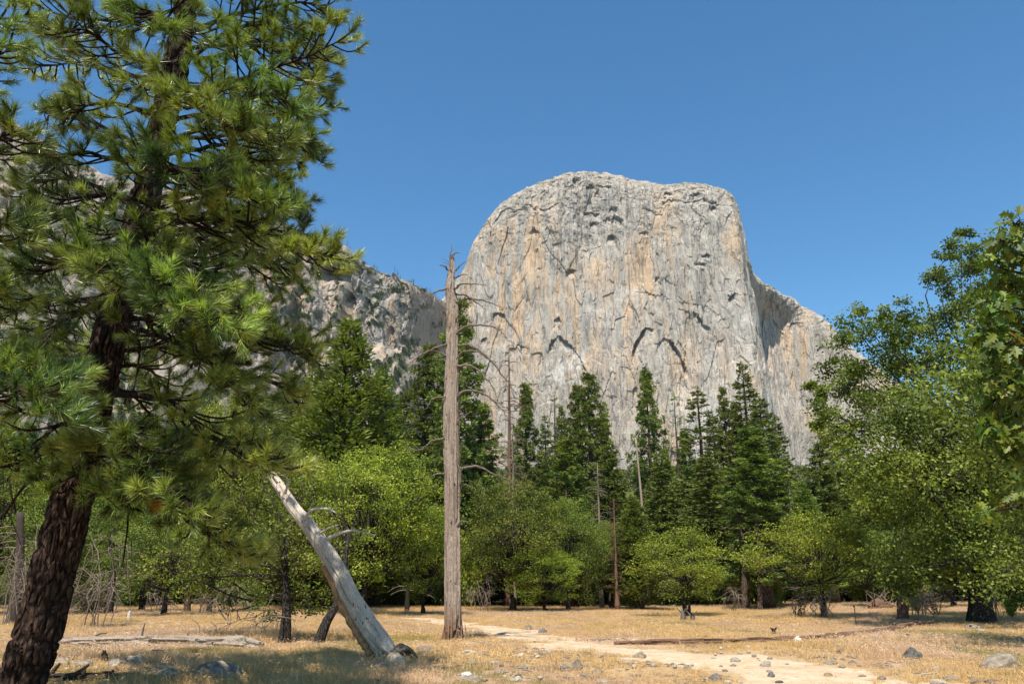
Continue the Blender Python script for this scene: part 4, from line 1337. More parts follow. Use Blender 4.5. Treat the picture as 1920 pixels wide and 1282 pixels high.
# boughs seen in the photograph: start row on the trunk, then (px, py, nearer or farther by metres)
BOUGHS = [
    (60, [(460, 20, -0.6), (560, 0, -0.8), (625, 15, -0.8)]), (130, [(430, 60, -0.3), (540, 50, -0.7), (618, 85, -0.9)]), (170, [(440, 150, -1.0), (540, 110, -1.5), (640, 62, -1.6)]),
    (200, [(400, 190, -1.2), (500, 170, -1.8), (560, 200, -2.0)]), (230, [(420, 210, 0.5), (530, 215, 0.9), (618, 195, 1.0)]), (270, [(420, 240, -0.8), (520, 255, -1.2), (588, 290, -1.4)]),
    (300, [(380, 280, -1.8), (450, 260, -2.6), (510, 250, -3.0)]), (330, [(410, 300, 0.5), (480, 320, 0.7), (520, 325, 0.8)]),
    (380, [(380, 350, -1.6), (450, 350, -2.4), (500, 370, -2.8)]), (400, [(400, 370, 1.0), (490, 370, 1.8), (565, 385, 2.2)]),
    (440, [(360, 410, -1.5), (460, 410, -2.2), (560, 460, -2.4), (628, 470, -2.5)]), (450, [(380, 430, 0.4), (470, 470, 0.6), (560, 520, 0.6)]),
    (470, [(330, 470, -2.0), (350, 520, -3.0), (335, 545, -3.6)]), (480, [(330, 490, 0.6), (400, 580, 1.2), (480, 600, 1.6), (560, 650, 1.8)]),
    (540, [(360, 560, -0.8), (440, 620, -1.4), (520, 640, -1.7), (575, 670, -1.8)]), (560, [(350, 600, 0.4), (430, 680, 0.9), (520, 720, 1.2), (545, 740, 1.3)]),
    (740, [(310, 750, -1.0), (390, 820, -1.6), (460, 850, -2.0), (525, 880, -2.2)]), (600, [(330, 640, -1.6), (410, 690, -2.2), (470, 760, -2.4)]),
    (880, [(240, 900, -0.8), (320, 950, -1.3), (400, 1000, -1.6), (470, 1040, -1.7)]), (870, [(230, 870, -1.6), (300, 900, -2.2), (380, 960, -2.6)]),
    (60, [(230, 40, -0.5), (130, 30, -0.9), (50, 0, -1.0)]), (120, [(240, 110, -1.4), (170, 60, -2.0), (110, 50, -2.4)]), (160, [(240, 140, 0.8), (140, 120, 1.4), (60, 130, 1.7)]),
    (220, [(240, 200, -1.5), (180, 190, -2.2), (120, 210, -2.5)]), (290, [(230, 260, 0.4), (160, 220, 0.8), (100, 210, 0.9)]), (320, [(200, 300, -1.2), (150, 290, -1.8), (100, 310, -2.0)]),
    (380, [(190, 360, -1.5), (130, 400, -2.2), (80, 400, -2.5)]), (400, [(180, 350, 0.8), (110, 340, 1.3), (40, 380, 1.6)]), (440, [(190, 470, -1.6), (130, 500, -2.6), (110, 470, -3.2)]),
    (470, [(170, 480, 0.6), (90, 500, 0.9), (10, 520, 1.1)]), (560, [(150, 580, -0.8), (80, 640, -1.3), (20, 690, -1.6)]), (540, [(150, 560, 1.0), (70, 560, 1.6), (0, 600, 1.8)]),
    (760, [(110, 760, -1.4), (60, 700, -2.2), (20, 680, -2.6)]), (800, [(110, 800, -1.2), (60, 860, -1.8), (0, 850, -2.1)]), (830, [(180, 830, -1.6), (230, 850, -2.2), (270, 830, -2.5)]),
    (0, [(260, -40, -0.8), (180, -30, -1.2), (100, -20, -1.3)]), (20, [(330, 60, -2.0), (300, 30, -2.8), (270, 60, -3.2)]), (140, [(330, 170, -2.2), (370, 200, -3.0), (400, 220, -3.4)]),
    (350, [(300, 330, -2.4), (330, 300, -3.2), (350, 290, -3.6)]), (420, [(250, 430, -2.2), (230, 470, -3.0), (220, 500, -3.4)]),
    (840, [(140, 900, -1.4), (200, 930, -1.9), (250, 920, -2.2)]), (510, [(300, 520, -2.2), (380, 540, -3.0), (420, 570, -3.4)]), (90, [(480, 90, 0.2), (570, 130, -0.3), (600, 170, -0.4)]),
    (760, [(70, 740, -2.0), (30, 720, -2.9), (70, 690, -3.4)]), (100, [(400, 110, 0.5), (470, 90, 0.8), (540, 120, 0.9)]), (260, [(400, 260, 0.5), (480, 250, 0.8), (560, 260, 0.9)]), (350, [(400, 330, 0.2), (470, 360, 0.3), (540, 400, 0.3)]), (420, [(420, 400, 0.2), (500, 430, 0.3), (590, 440, 0.2)]), (600, [(300, 600, 0.3), (380, 640, 0.5), (450, 700, 0.5)]), (820, [(250, 800, 0.3), (330, 820, 0.4), (400, 850, 0.4)]), (310, [(440, 330, 1.8), (520, 280, 2.4), (560, 300, 2.6)]),
]
for i, (py, pl) in enumerate(BOUGHS):
    o = on_trunk(py)
    pine_bough(pt, [o] + [np.array(at(a, b, PD + dz)) for a, b, dz in pl], 500 + i, 0.05, 1.0)
# boughs on the far side and above the frame carry the crown round and up
g = rng_of(77)
for i in range(13):
    z = g.uniform(5.0, 9.0)
    o = PTR[int(np.argmin(np.abs(PTR[:, 2] - z)))]
    a = g.uniform(0.15, math.pi - 0.15) if z < 13 else g.uniform(0, 6.28)
    L = (2.6 if z < 9 else 1.5) * g.uniform(0.8, 1.1)
    tip = np.array([math.cos(a) * L, math.sin(a) * L, g.uniform(-0.25, 0.1) * L])
    pine_bough(pt, [o, o + tip * 0.5 + [0, 0, 0.12 * L], o + tip], 700 + i, 0.045, 0.7)
# bare dead boughs low on the trunk
for i, (py, pl) in enumerate([(735, [(290, 745, -0.5), (340, 790, -0.8), (400, 860, -1.0), (440, 900, -1.0)]), (640, [(235, 640, -0.6), (262, 645, -0.8), (250, 740, -0.9)]), (900, [(60, 900, 0.5), (10, 960, 0.9), (-30, 1000, 1.0)]),
                              (880, [(220, 900, 0.6), (240, 960, 0.9), (230, 1060, 1.0)]), (560, [(120, 600, -0.5), (50, 620, -0.8), (0, 640, -1.0)]), (600, [(150, 680, 0.4), (90, 740, 0.8), (60, 800, 1.0)]),
                              (300, [(180, 250, -0.5), (110, 200, -0.8), (75, 250, -0.9)]), (480, [(340, 520, -.5), (395, 560, -0.8), (420, 620, -.9)]), (820, [(60, 860, -.5), (20, 900, -.8), (30, 960, -.9)])]):
    o = on_trunk(py) - PL
    mb = MB()
    pts = [o] + [np.array(at(a, b, PD + dz)) - PL for a, b, dz in pl]
    P = spline(pts, 18)
    tube(mb, P, np.linspace(0.04, 0.010, 18), 7)
    gg = rng_of(900 + i)
    for q in range(9):
        k = int(gg.uniform(4, 17))
        d = unit(gg.normal(size=3) + [0, 0, -0.5]) * gg.uniform(0.3, 0.8)
        twig_fan(mb, P[k], d, gg, 4, 0.012, 1, -0.3)
    mb.obj('bare_branch', M_BARK_TWIG, pt, True)
# one bunch of rust coloured needles
mb = MB()
gg = rng_of(3)
c = np.array(at(292, 945, PD - 1.6)) - PL
for q in range(4):
    tuft(mb, c + gg.normal(0, 0.05, 3), gg.normal(size=3) + [0.8, 0, 0], gg, 0.5, 80, 0.2)
o_ = mb.obj('dead_needles', M_NEEDLE_DEAD, pt)
o_['label'] = 'bunch of rust coloured dead needles'

# a second pine just out of the frame on the left, its boughs hang into the picture
q0 = at(-640, 1345, 9.6)
p2 = empty('pine_tree', (q0.x, 9.6, 0), 'pine out of frame whose blurred boughs enter at the left edge', 'tree')
P2 = np.array(p2.location)
mb = MB()
T2 = spline([[0, 0, -0.3], [0.15, 0, 4], [0.3, 0, 9], [0.4, 0, 14]], 40)
tube(mb, T2, np.linspace(0.32, 0.1, 40), 24)
mb.obj('trunk', M_BARK_PINE, p2, True)
for i, (z, pl) in enumerate([(5.0, [(-80, 700, -0.6), (20, 720, -1.0), (90, 760, -1.1)]), (5.6, [(-60, 660, 0.2), (40, 680, 0.0), (110, 700, -0.1)]), (7.6, [(-100, 420, -0.5), (-30, 400, -0.8), (25, 420, -0.9)]), (8.6, [(-90, 260, -0.4), (-20, 250, -0.6), (35, 238, -0.7)]),
                             (9.2, [(-100, 120, 0), (-30, 110, 0), (15, 80, 0)]), (9.6, [(-90, 20, 0.3), (-10, 30, 0.3), (60, 20, 0.3)]), (6.5, [(-100, 520, 0.3), (-40, 540, 0.4), (15, 560, 0.4)])]):
    o = T2[int(np.argmin(np.abs(T2[:, 2] - z)))] + P2
    pine_bough(p2, [o] + [np.array(at(a, b, 9.6 + dz)) for a, b, dz in pl], 950 + i, 0.035, 0.9, 0.2, None, 0.8)

# ------------------------------------------------------------------ tall dead snag
sb = gnd(851, 1206)
SD = sb.y
sn = empty('dead_tree', (sb.x, SD, sb.z), 'tall grey standing dead trunk with bare curved branches beside the path', 'dead tree')
SL = np.array(sn.location)


def dead_trunk(parent, pts, D, loc, mat, sides=72, n=420, seed=1, broken=True, name='trunk', amp=1.0):
    """pts: (px, py, width in photo pixels, dz)"""
    P = []
    r = []
    for a, b, w, dz in pts:
        p = at(a, b, D + dz)
        P.append(np.array(p) - loc)
        d = p.y * CP + (p.z - 1.6) * SP
        r.append(w / 2 / FPX * d * 0.9)
    Q = spline(P, n)
    al_ = np.linspace(0, 1, n)
    Q[:, 0] += 0.035 * noise(al_ * 9, al_ * 0, None, seed + 2)
    t = np.linspace(0, 1, len(r))
    rad = np.interp(np.linspace(0, 1, n), t, r)

    def disp(V, A):
        along = np.linspace(0, 1, n)[:, None] * np.ones_like(A)
        s = along * np.linalg.norm(np.diff(Q, axis=0), axis=1).sum()
        ca, sa = np.cos(A + 0.15 * s), np.sin(A + 0.15 * s)
        R0 = rad[:, None]
        g1 = noise(ca * 2.2, sa * 2.2, s * 0.35, seed)
        g2 = ridged(ca * 4.5, sa * 4.5, s * 0.5, seed + 3, 2)
        crack = sstep(0.95, 1.25, ridged(ca * 1.5, sa * 1.5, s * 0.45, seed + 8, 2))
        gap = sstep(0.55, 0.72, noise(ca * 2.6, sa * 2.6, s * 1.1, seed + 21))
        d = amp * R0 * (0.10 * noise(ca * 1.2, sa * 1.2, s * 0.9, seed + 31) + 0.16 * g1 + 0.07 * g2 - 0.24 * crack - 0.22 * gap)
        return d + 0.004 * noise(ca * 16, sa * 16, s * 4, seed + 5)
    mb = MB()
    tube(mb, Q, rad, sides, disp=disp)
    return mb.obj(name, mat, parent), Q


_, SQ = dead_trunk(sn, [(852, 1212, 36, 0), (852, 1190, 31, 0), (850, 1160, 36, 0), (848, 1060, 32, 0), (847, 960, 30, 0), (846, 860, 29, 0), (846, 760, 28, 0), (846, 680, 26, 0), (846, 620, 24, 0), (846, 570, 21, 0), (846, 540, 19, 0), (847, 510, 14, 0), (848, 490, 10, 0), (849, 478, 5, 0)], SD, SL, M_DEAD_GREY, 84, 620, 4)
SBR = [[(846, 512), (844, 480), (849, 456)], [(854, 508), (862, 499), (873, 491)], [(852, 522), (864, 516), (878, 514)], [(852, 543), (864, 533), (887, 532), (912, 535)], [(855, 551), (875, 555), (895, 569), (911, 582)],
       [(855, 567), (875, 560), (911, 565), (942, 577)], [(852, 604), (862, 588), (866, 574)], [(854, 627), (875, 612), (914, 610), (938, 621), (957, 641)], [(856, 647), (883, 649), (918, 674), (950, 713), (969, 740)],
       [(856, 670), (871, 658), (895, 660), (918, 678)], [(856, 686), (883, 686), (907, 705), (926, 729), (934, 752)], [(852, 756), (868, 734), (907, 738), (938, 764), (957, 787)], [(854, 803), (864, 783), (883, 772)],
       [(860, 877), (895, 875), (918, 885), (950, 898), (969, 912)], [(854, 908), (872, 908), (889, 916)], [(838, 541), (813, 549), (794, 569)], [(840, 506), (833, 499), (824, 497)], [(838, 645), (805, 656), (778, 674), (760, 688)],
       [(836, 668), (822, 660), (805, 656)], [(836, 744), (813, 748), (794, 772)], [(834, 822), (809, 826), (790, 842), (768, 842)], [(834, 887), (817, 889), (803, 900)], [(856, 985), (868, 976), (876, 980)], [(836, 590), (831, 584), (826, 586)],
       [(856, 790), (862, 900), (861, 960)], [(848, 480), (856, 474), (862, 476)], [(840, 700), (832, 715), (829, 706)]]
for i, pl in enumerate(SBR):
    gg = rng_of(1200 + i)
    dz = gg.uniform(-1.2, 0.9) if len(pl) > 3 else gg.uniform(-0.5, 0.3)
    n = len(pl)
    pts = [np.array(at(a, b, SD - 0.1 + dz * k / (n - 1))) - SL for k, (a, b) in enumerate(pl)]
    P = spline(pts, 5 * n)
    L = np.linalg.norm(np.diff(P, axis=0), axis=1).sum()
    P[1:-1] += gg.normal(0, 0.015, P[1:-1].shape)
    mb = MB()
    tube(mb, P, np.linspace(0.026 + 0.011 * L, 0.009, len(P)), 8)
    if L > 1:
        for q in range(int(L * 4)):
            k = int(gg.uniform(3, len(P) - 1))
            d = unit(unit(P[k] - P[k - 1]) + gg.normal(0, 0.6, 3) + [0, 0, -0.1]) * gg.uniform(0.15, 0.5)
            twig_fan(mb, P[k], d, gg, 2, 0.012, 0, 0)
    mb.obj('branch', M_DEAD_BRANCH, sn, True)
# splintered shards round the rotten foot
mb = MB()
gg = rng_of(5)
for k in range(18):
    a = k / 18 * 6.28
    r = 0.30 + gg.uniform(0, 0.07)
    b0 = np.array([math.cos(a) * r, math.sin(a) * r, -0.1])
    h = gg.uniform(0.15, 0.7)
    tube(mb, [b0, b0 * [1.03, 1.03, 1] + [0, 0, h * .6], b0 * [0.93, 0.93, 1] + [0, 0, h + 0.1]], [gg.uniform(.03, .06), gg.uniform(.03, .05), 0.006], 5)
tag(mb.obj('splinter', M_DEAD_GREY, sn), kind='stuff')

# ------------------------------------------------------------------ leaning dead trunk
lb_ = gnd(735, 1243)
LD = lb_.y
lt = empty('leaning_dead_tree', (lb_.x, LD, lb_.z), 'bleached barkless trunk leaning left with its root plate in the grass', 'dead tree')
LLc = np.array(lt.location)
_, LQ = dead_trunk(lt, [(734, 1243, 48, 0.3), (716, 1212, 45, 0.2), (697, 1180, 43, 0.15), (663, 1125, 39, 0.15), (635, 1075, 35, 0.2), (612, 1035, 31, 0.3), (582, 990, 28, 0.4), (550, 950, 26, 0.5), (520, 906, 21, 0.6), (500, 874, 8, 0.7)], LD, LLc, M_DEAD_PALE, 72, 420, 14, amp=0.8)
for i, pl in enumerate([[(568, 978), (585, 956), (615, 954), (631, 962)], [(594, 1003), (616, 990), (633, 984)], [(602, 1014), (642, 998), (668, 995), (706, 1003)], [(520, 905), (512, 893), (524, 885)], [(535, 925), (540, 900), (530, 890)]]):
    pts = [np.array(at(a, b, LD + 0.3 - 0.12 * k)) - LLc for k, (a, b) in enumerate(pl)]
    mb = MB()
    P = spline(pts, 14)
    tube(mb, P, np.linspace(0.05 if len(pl) > 3 else 0.035, 0.013, 14), 8)
    gg = rng_of(i)
    for q in range(3):
        k = int(gg.uniform(7, 13))
        twig_fan(mb, P[k], unit(gg.normal(size=3) + [0.6, 0, 0.2]) * 0.22, gg, 2, 0.012, 0)
    mb.obj('branch', M_DEAD_PALE, lt, True)
for i, pl in enumerate([[(748, 1222), (765, 1215), (776, 1226), (779, 1247)], [(740, 1215), (760, 1212), (770, 1222), (768, 1246)], [(750, 1232), (762, 1230), (764, 1250)], [(730, 1240), (722, 1248), (700, 1252)], [(735, 1222), (752, 1208), (768, 1218)], [(738, 1225), (758, 1217), (774, 1238), (770, 1250)], [(742, 1218), (756, 1222), (761, 1240)], [(728, 1228), (716, 1242), (708, 1250)], [(745, 1228), (772, 1222), (786, 1236)]]):
    pts = [np.array(at(a, b, LD - 0.15 + 0.1 * (i % 3))) - LLc for a, b in pl]
    mb = MB()
    tube(mb, spline(pts, 14), np.linspace(0.055, 0.02, 14), 8)
    mb.obj('root', M_DEAD_BRANCH, lt, True)
# rotten orange strip hanging under the trunk
for (s0, s1, w_) in ((20, 150, 0.10), (150, 215, 0.06)):
    mb = MB()
    S = LQ[s0:s1:6] + np.array([-0.25, -0.08, -0.10]) * np.interp(np.arange(s0, s1, 6), [0, 420], [1.15, 0.6])[:, None]
    tube(mb, S, w_ * (0.6 + 0.4 * np.abs(np.sin(np.arange(len(S)) * 1.1))), 7)
    o_ = mb.obj('bark_strip', M_ROT, lt)
    o_['label'] = 'rotten orange strip along the underside'

# ------------------------------------------------------------------ near broad lobed leaves hanging in from the right
def leaf_mesh():
    out = [(0, 0), (0.05, 0.10), (0.22, 0.16), (0.12, 0.27), (0.36, 0.36), (0.40, 0.46), (0.16, 0.48), (0.34, 0.66), (0.30, 0.76), (0.11, 0.70), (0.12, 0.88), (0, 1.0)]
    L = [(x, y, 0.18 * abs(x) - 0.10 * y * y) for x, y in out]
    Rr = [(-x, y, z) for x, y, z in L[1:-1]]
    mid = [(0, y, -0.10 * y * y) for x, y in out[1:-1]]
    V = np.array(L + Rr + mid)
    n = len(out)
    F = []
    lid = list(range(n))
    rid = [0] + list(range(n, n + n - 2)) + [n - 1]
    m_ = [0] + list(range(2 * n - 2, 2 * n - 2 + n - 2)) + [n - 1]
    for k in range(n - 1):
        for side in (lid, rid):
            q = [m_[k], side[k], side[k + 1], m_[k + 1]]
            q = [v for i, v in enumerate(q) if v not in q[:i]]
            if len(q) == 4:
                F += [(q[0], q[1], q[2]), (q[0], q[2], q[3])]
            elif len(q) == 3:
                F.append(tuple(q))
    return V, np.array(F)


LV, LF = leaf_mesh()
nb0 = at(2330, 1300, 8.5)
no = empty('oak_tree', (nb0.x, 8.5, 0), 'near oak whose large lobed leaves hang in at the right edge', 'tree')
NL = np.array(no.location)
mb = MB()
NT_ = spline([[0, 0, -.3], [0, 0, 2], [-0.2, 0, 4], [-0.4, 0, 7]], 20)
tube(mb, NT_, np.linspace(0.25, 0.12, 20), 14)
mb.obj('trunk', M_BARK_DARK, no, True)
NBL = [(1905, 420, 30), (1880, 450, 34), (1930, 470, 40), (1868, 500, 30), (1900, 530, 40), (1870, 570, 34), (1910, 600, 42), (1850, 620, 30), (1885, 650, 40), (1930, 660, 40), (1862, 690, 32), (1905, 720, 44), (1865, 750, 30), (1900, 780, 42),
       (1860, 805, 26), (1930, 820, 40), (1890, 840, 24), (1975, 560, 50), (1975, 720, 50), (1990, 420, 50), (1895, 935, 22), (1870, 950, 22), (1920, 920, 26), (1935, 960, 24), (1850, 960, 16)]
g = rng_of(61)
allleaf = []
for bi, (a, b, r) in enumerate(NBL):
    D = 7.4 + g.uniform(-0.5, 0.5)
    c = np.array(at(a, b, D)) - NL
    rr = r / FPX * D
    o = NT_[int(min(19, max(6, (c[2] + 0.5) / 7 * 19)))]
    wd = MB()
    v = c - o
    P = spline([o, o + v * 0.5 + [0, 0, 0.25], c], 10)
    tube(wd, P, np.linspace(0.03, 0.008, 10), 6, cap=False)
    nl = int(44 * (r / 34) ** 2) + 6
    for q in range(nl):
        d = unit(g.normal(size=3))
        p = c + d * rr * g.uniform(0.2, 1.0)
        if q % 3 == 0:
            tube(wd, [c, (c + p) / 2 + g.normal(0, .02, 3), p], [0.006, 0.004, 0.003], 3, cap=False)
        yv = unit(d * 0.6 + g.normal(0, 0.4, 3) + [-0.1, 0, -0.75])
        xv = unit(np.cross(yv, unit(g.normal(size=3) + [0, -0.6, 0.9])))
        zv = np.cross(xv, yv)
        allleaf.append((p, xv, yv, zv, g.uniform(0.085, 0.145), g.uniform(0.0, 0.9) if g.random() > 0.012 else 1.0, a + g.uniform(-1, 1)))
    wd.obj('branch', M_BARK_TWIG, no, True)
allleaf.sort(key=lambda q: q[6] + (0 if q[6] > 1830 else 100))
variants = {}
restmb = MB()
for i, (p, xv, yv, zv, L, v, _) in enumerate(allleaf):
    if i < 300:
        key = 9 if v >= 0.99 else int(v * 8)
        if key not in variants:
            variants[key] = MB().add(LV, LF, None, 1.0 if key == 9 else (key + 0.5) / 8).mesh('leaf', M_LEAF)
        o_ = link('leaf', variants[key], no)
        M = Matrix(((xv[0] * L, yv[0] * L, zv[0] * L, p[0]), (xv[1] * L, yv[1] * L, zv[1] * L, p[1]), (xv[2] * L, yv[2] * L, zv[2] * L, p[2]), (0, 0, 0, 1)))
        o_.matrix_local = M
    else:
        V = p + (LV[:, 0:1] * xv + LV[:, 1:2] * yv + LV[:, 2:3] * zv) * L
        restmb.add(V, LF, None, v)
if restmb.n:
    tag(restmb.obj('leaves', M_LEAF, no), kind='stuff')

# ------------------------------------------------------------------ fallen logs, stumps, root plates, post
def ground_pt(px, py):
    p = gnd(px, py)
    return np.array([p.x, p.y, p.z])


def log_(name, label, cat, pts, mat, seed, sides=26, n=150, group=None):
    """pts: (px, py of the underside, thickness in photo px)"""
    g = rng_of(seed)
    W = []
    rr = []
    for a, b, w in pts:
        q = ground_pt(a, b)
        r = w / 2 / FPX * q[1]
        q[2] += r * 0.75
        W.append(q)
        rr.append(r)
    loc = W[0].copy()
    loc[2] -= rr[0]
    t = empty(name, tuple(loc), label, cat, group)
    Q = spline(W, n) - loc
    rad = np.interp(np.linspace(0, 1, n), np.linspace(0, 1, len(rr)), rr)
    rad = rad * (1 + 0.12 * noise(np.arange(n) / 14.0, np.zeros(n), None, seed))

    def disp(V, A):
        s = np.arange(n)[:, None] / 12.0 * np.ones_like(A)
        ca, sa = np.cos(A), np.sin(A)
        return rad[:, None] * (0.14 * noise(ca * 2, sa * 2, s, seed) + 0.10 * ridged(ca * 3, sa * 3, s * 0.5, seed + 1, 2) - 0.4 * sstep(0.6, 0.95, ridged(ca * 1.7, sa * 1.7, s * 0.5, seed + 2, 2)))
    mb = MB()
    tube(mb, Q, rad, sides, disp=disp)
    mb.obj('trunk', mat, t)
    return t, Q, rad


def stubs(t, specs, D, mat, name='branch_stub', r=0.045):
    L = np.array(t.location)
    for sp in specs:
        pts = [np.array(at(a, b, D)) - L for a, b in sp]
        mb = MB()
        n = max(6, 5 * len(pts))
        P = spline(pts, n)
        tube(mb, P, np.linspace(r, r * 0.45, n), 7)
        mb.obj(name, mat, t, True)


t1, Q1, _ = log_('fallen_log', 'long bleached fallen trunk lying across the grass behind the near pine', 'log', [(98, 1208, 13), (170, 1212, 20), (250, 1212, 22), (330, 1214, 23), (400, 1216, 25), (450, 1218, 26), (488, 1220, 18)], M_DEAD_LOG, 31)
D1 = t1.location.y
stubs(t1, [[(266, 1192), (268, 1180), (272, 1168)], [(353, 1195), (352, 1185)], [(170, 1200), (185, 1188), (200, 1186)], [(120, 1205), (118, 1192)]], D1 - 0.3, M_DEAD_BRANCH)
stubs(t1, [[(450, 1195), (452, 1180), (460, 1175), (468, 1190)], [(465, 1195), (470, 1172), (478, 1172), (479, 1190)], [(476, 1205), (485, 1195), (490, 1212)], [(360, 1160), (372, 1170), (374, 1185)], [(395, 1165), (405, 1175), (398, 1195)]], D1 - 1.2, M_DEAD_BRANCH, 'twig', 0.014)
t2, Q2, _ = log_('fallen_log', 'dark half burnt log with upright branch stubs at the bottom left', 'log', [(60, 1282, 18), (130, 1280, 20), (200, 1276, 17), (262, 1270, 10)], M_CHAR, 32)
stubs(t2, [[(95, 1264), (104, 1252), (112, 1243)], [(135, 1268), (152, 1256), (167, 1245)], [(155, 1262), (160, 1255)], [(200, 1268), (207, 1262), (213, 1256)]], t2.location.y, M_CHAR, 'branch_stub', 0.05)
t3, Q3, _ = log_('fallen_log', 'very long thin reddish log beyond the path, touching the white stone', 'log', [(1152, 1208, 7), (1220, 1208, 11), (1320, 1208, 13), (1420, 1207, 14), (1490, 1206, 15), (1560, 1201, 14), (1640, 1191, 13), (1700, 1181, 15), (1746, 1174, 15)], M_RED_WOOD, 33, 14, 300)
log_('fallen_branch', 'short dark log piece right of the big rounded boulder', 'log', [(433, 1268, 14), (455, 1272, 12), (487, 1270, 7)], M_DEAD_BRANCH, 34, 12, 40)
log_('fallen_branch', 'pale short stick lying in the grass at the lower right', 'branch', [(1728, 1265, 4), (1750, 1263, 4), (1764, 1260, 3)], M_DEAD_PALE, 35, 8, 20)
log_('fallen_log', 'orange wood piece at the very foot of the near pine', 'log', [(75, 1283, 6), (118, 1283, 6)], M_ROT, 36, 10, 20)
log_('fallen_log', 'grey log leaning up on the torn root plate at the right', 'log', [(1610, 1128, 6), (1640, 1124, 9), (1668, 1122, 10)], M_DEAD_BRANCH, 37, 12, 30)


def stump(label, px, py, h, w, mat, seed, split=False, name='tree_stump'):
    b = ground_pt(px, py)
    D = b[1]
    H = h / FPX * D
    r = w / 2 / FPX * D
    t = empty(name, tuple(b), label, 'stump')
    g = rng_of(seed)
    mb = MB()
    sides = 20
    P = spline([[0, 0, -0.15], [0.02, 0, H * 0.4], [0.1 * H * g.normal(), 0, H * 0.8]], 24)
    tube(mb, P, np.linspace(r * 1.15, r * 0.8, 24), sides, disp=lambda V, A: 0.22 * r * noise(np.cos(A) * 2, np.sin(A) * 2, V[..., 2] * 2, seed))
    mb.obj('trunk', mat, t)
    for k in range(6):
        a = g.uniform(0, 6.28)
        mb = MB()
        b0 = np.array([math.cos(a) * r * 0.5, math.sin(a) * r * 0.5, H * 0.65])
        lean = np.array([math.cos(a), math.sin(a), 0]) * (0.35 * H if split else 0.05 * H)
        tube(mb, [b0, b0 + lean * 0.5 + [0, 0, H * 0.22], b0 + lean + [0, 0, H * g.uniform(0.28, 0.45)]], [r * 0.35, r * 0.28, 0.01], 6)
        mb.obj('splinter', mat, t)
    return t


stump('small charred stump standing among the grey rocks at the lower left', 194, 1243, 21, 10, M_CHAR, 41)
st = stump('split grey stump leaning apart in front of the round bright green oak', 1298, 1168, 20, 9, M_DEAD_BRANCH, 42, True)
stump('broken stump leaning against the trunk foot of the round bright green oak', 1281, 1166, 24, 9, M_DEAD_BRANCH, 43, True)
stump('dark broken stump between the torn root plate and the pale dead branches', 1694, 1160, 30, 18, M_RED_WOOD, 44)
stump('small twisted stub beyond the thin reddish log', 1452, 1192, 14, 8, M_CHAR, 45, True)
stump('large dark dead trunk base behind the torn root plate', 1640, 1132, 40, 26, M_RED_WOOD, 46)

# torn up root plate and heap of pale dead boughs
rp = ground_pt(1650, 1143)
t = empty('root_plate', tuple(rp), 'torn up root plate of a fallen tree near the right oaks', 'root plate')
g = rng_of(9)
mb = MB()
bm = bmesh.new()
bmesh.ops.create_icosphere(bm, subdivisions=4, radius=1.0)
ICO4 = (np.array([v.co[:] for v in bm.verts]), np.array([[v.index for v in f.verts] for f in bm.faces]))
bm.free()
bm = bmesh.new()
bmesh.ops.create_icosphere(bm, subdivisions=2, radius=1.0)
ICO2 = (np.array([v.co[:] for v in bm.verts]), np.array([[v.index for v in f.verts] for f in bm.faces]))
bm.free()
V = ICO4[0] * [0.8, 0.5, 0.5]
V = V * (1 + 0.25 * fbm(V[:, 0] * 1.5, V[:, 1] * 1.5, V[:, 2] * 1.5, 4, 4))[:, None]
mb.add(V + [0, 0, 0.25], ICO4[1])
mb.obj('soil_clump', M_RED_WOOD, t)
for k in range(30):
    a = g.uniform(-0.1, 3.2)
    d = np.array([math.cos(a), g.uniform(-.5, .3), math.sin(a) * 0.9])
    mb = MB()
    P = spline([d * 0.4, d * 0.8 + g.normal(0, .12, 3), d * 1.25 + g.normal(0, .3, 3)], 8)
    tube(mb, P, np.linspace(0.07, 0.012, 8), 6)
    mb.obj('root', M_DEAD_BRANCH if k % 3 else M_DEAD_TWIG, t, True)


def dead_heap(label, px, py, D, w, h, seed, n, mat, cat='dead branches', name='dead_branches'):
    p = at(px, py, D)
    b = np.array([p.x, D, tz(p.x, D)])
    g = rng_of(seed)
    t = empty(name, tuple(b), label, cat)
    W = w / 2 / FPX * D
    H = h / FPX * D
    for k in range(n):
        mb = MB()
        x0 = g.uniform(-0.4, 0.4) * W
        sg = g.choice([-1, 1])
        top = np.array([x0 + sg * W * g.uniform(0.1, 0.5), g.uniform(-0.5, 0.5), H * g.uniform(0.5, 1.0)])
        end = np.array([x0 + sg * W * g.uniform(0.4, 0.9), g.uniform(-0.8, 0.8), H * g.uniform(0, 0.6)])
        P = spline([[x0, 0, -0.05], (np.array([x0, 0, 0]) + top) / 2 + [g.normal() * 0.2 * W, g.normal() * 0.3, 0.1 * H], top, end], 16)
        P[2:] += np.cumsum(g.normal(0, 0.025, (14, 3)), 0)
        tube(mb, P, np.linspace(0.03, 0.008, 16), 6, cap=False)
        for q in range(11):
            i = int(g.uniform(4, 15))
            twig_fan(mb, P[i], unit(g.normal(size=3) + [0.3 * sg, 0, -0.5]) * H * g.uniform(0.15, 0.45), g, 5, 0.014, 1, -0.4)
        mb.obj('bough', mat, t, True)
    return t


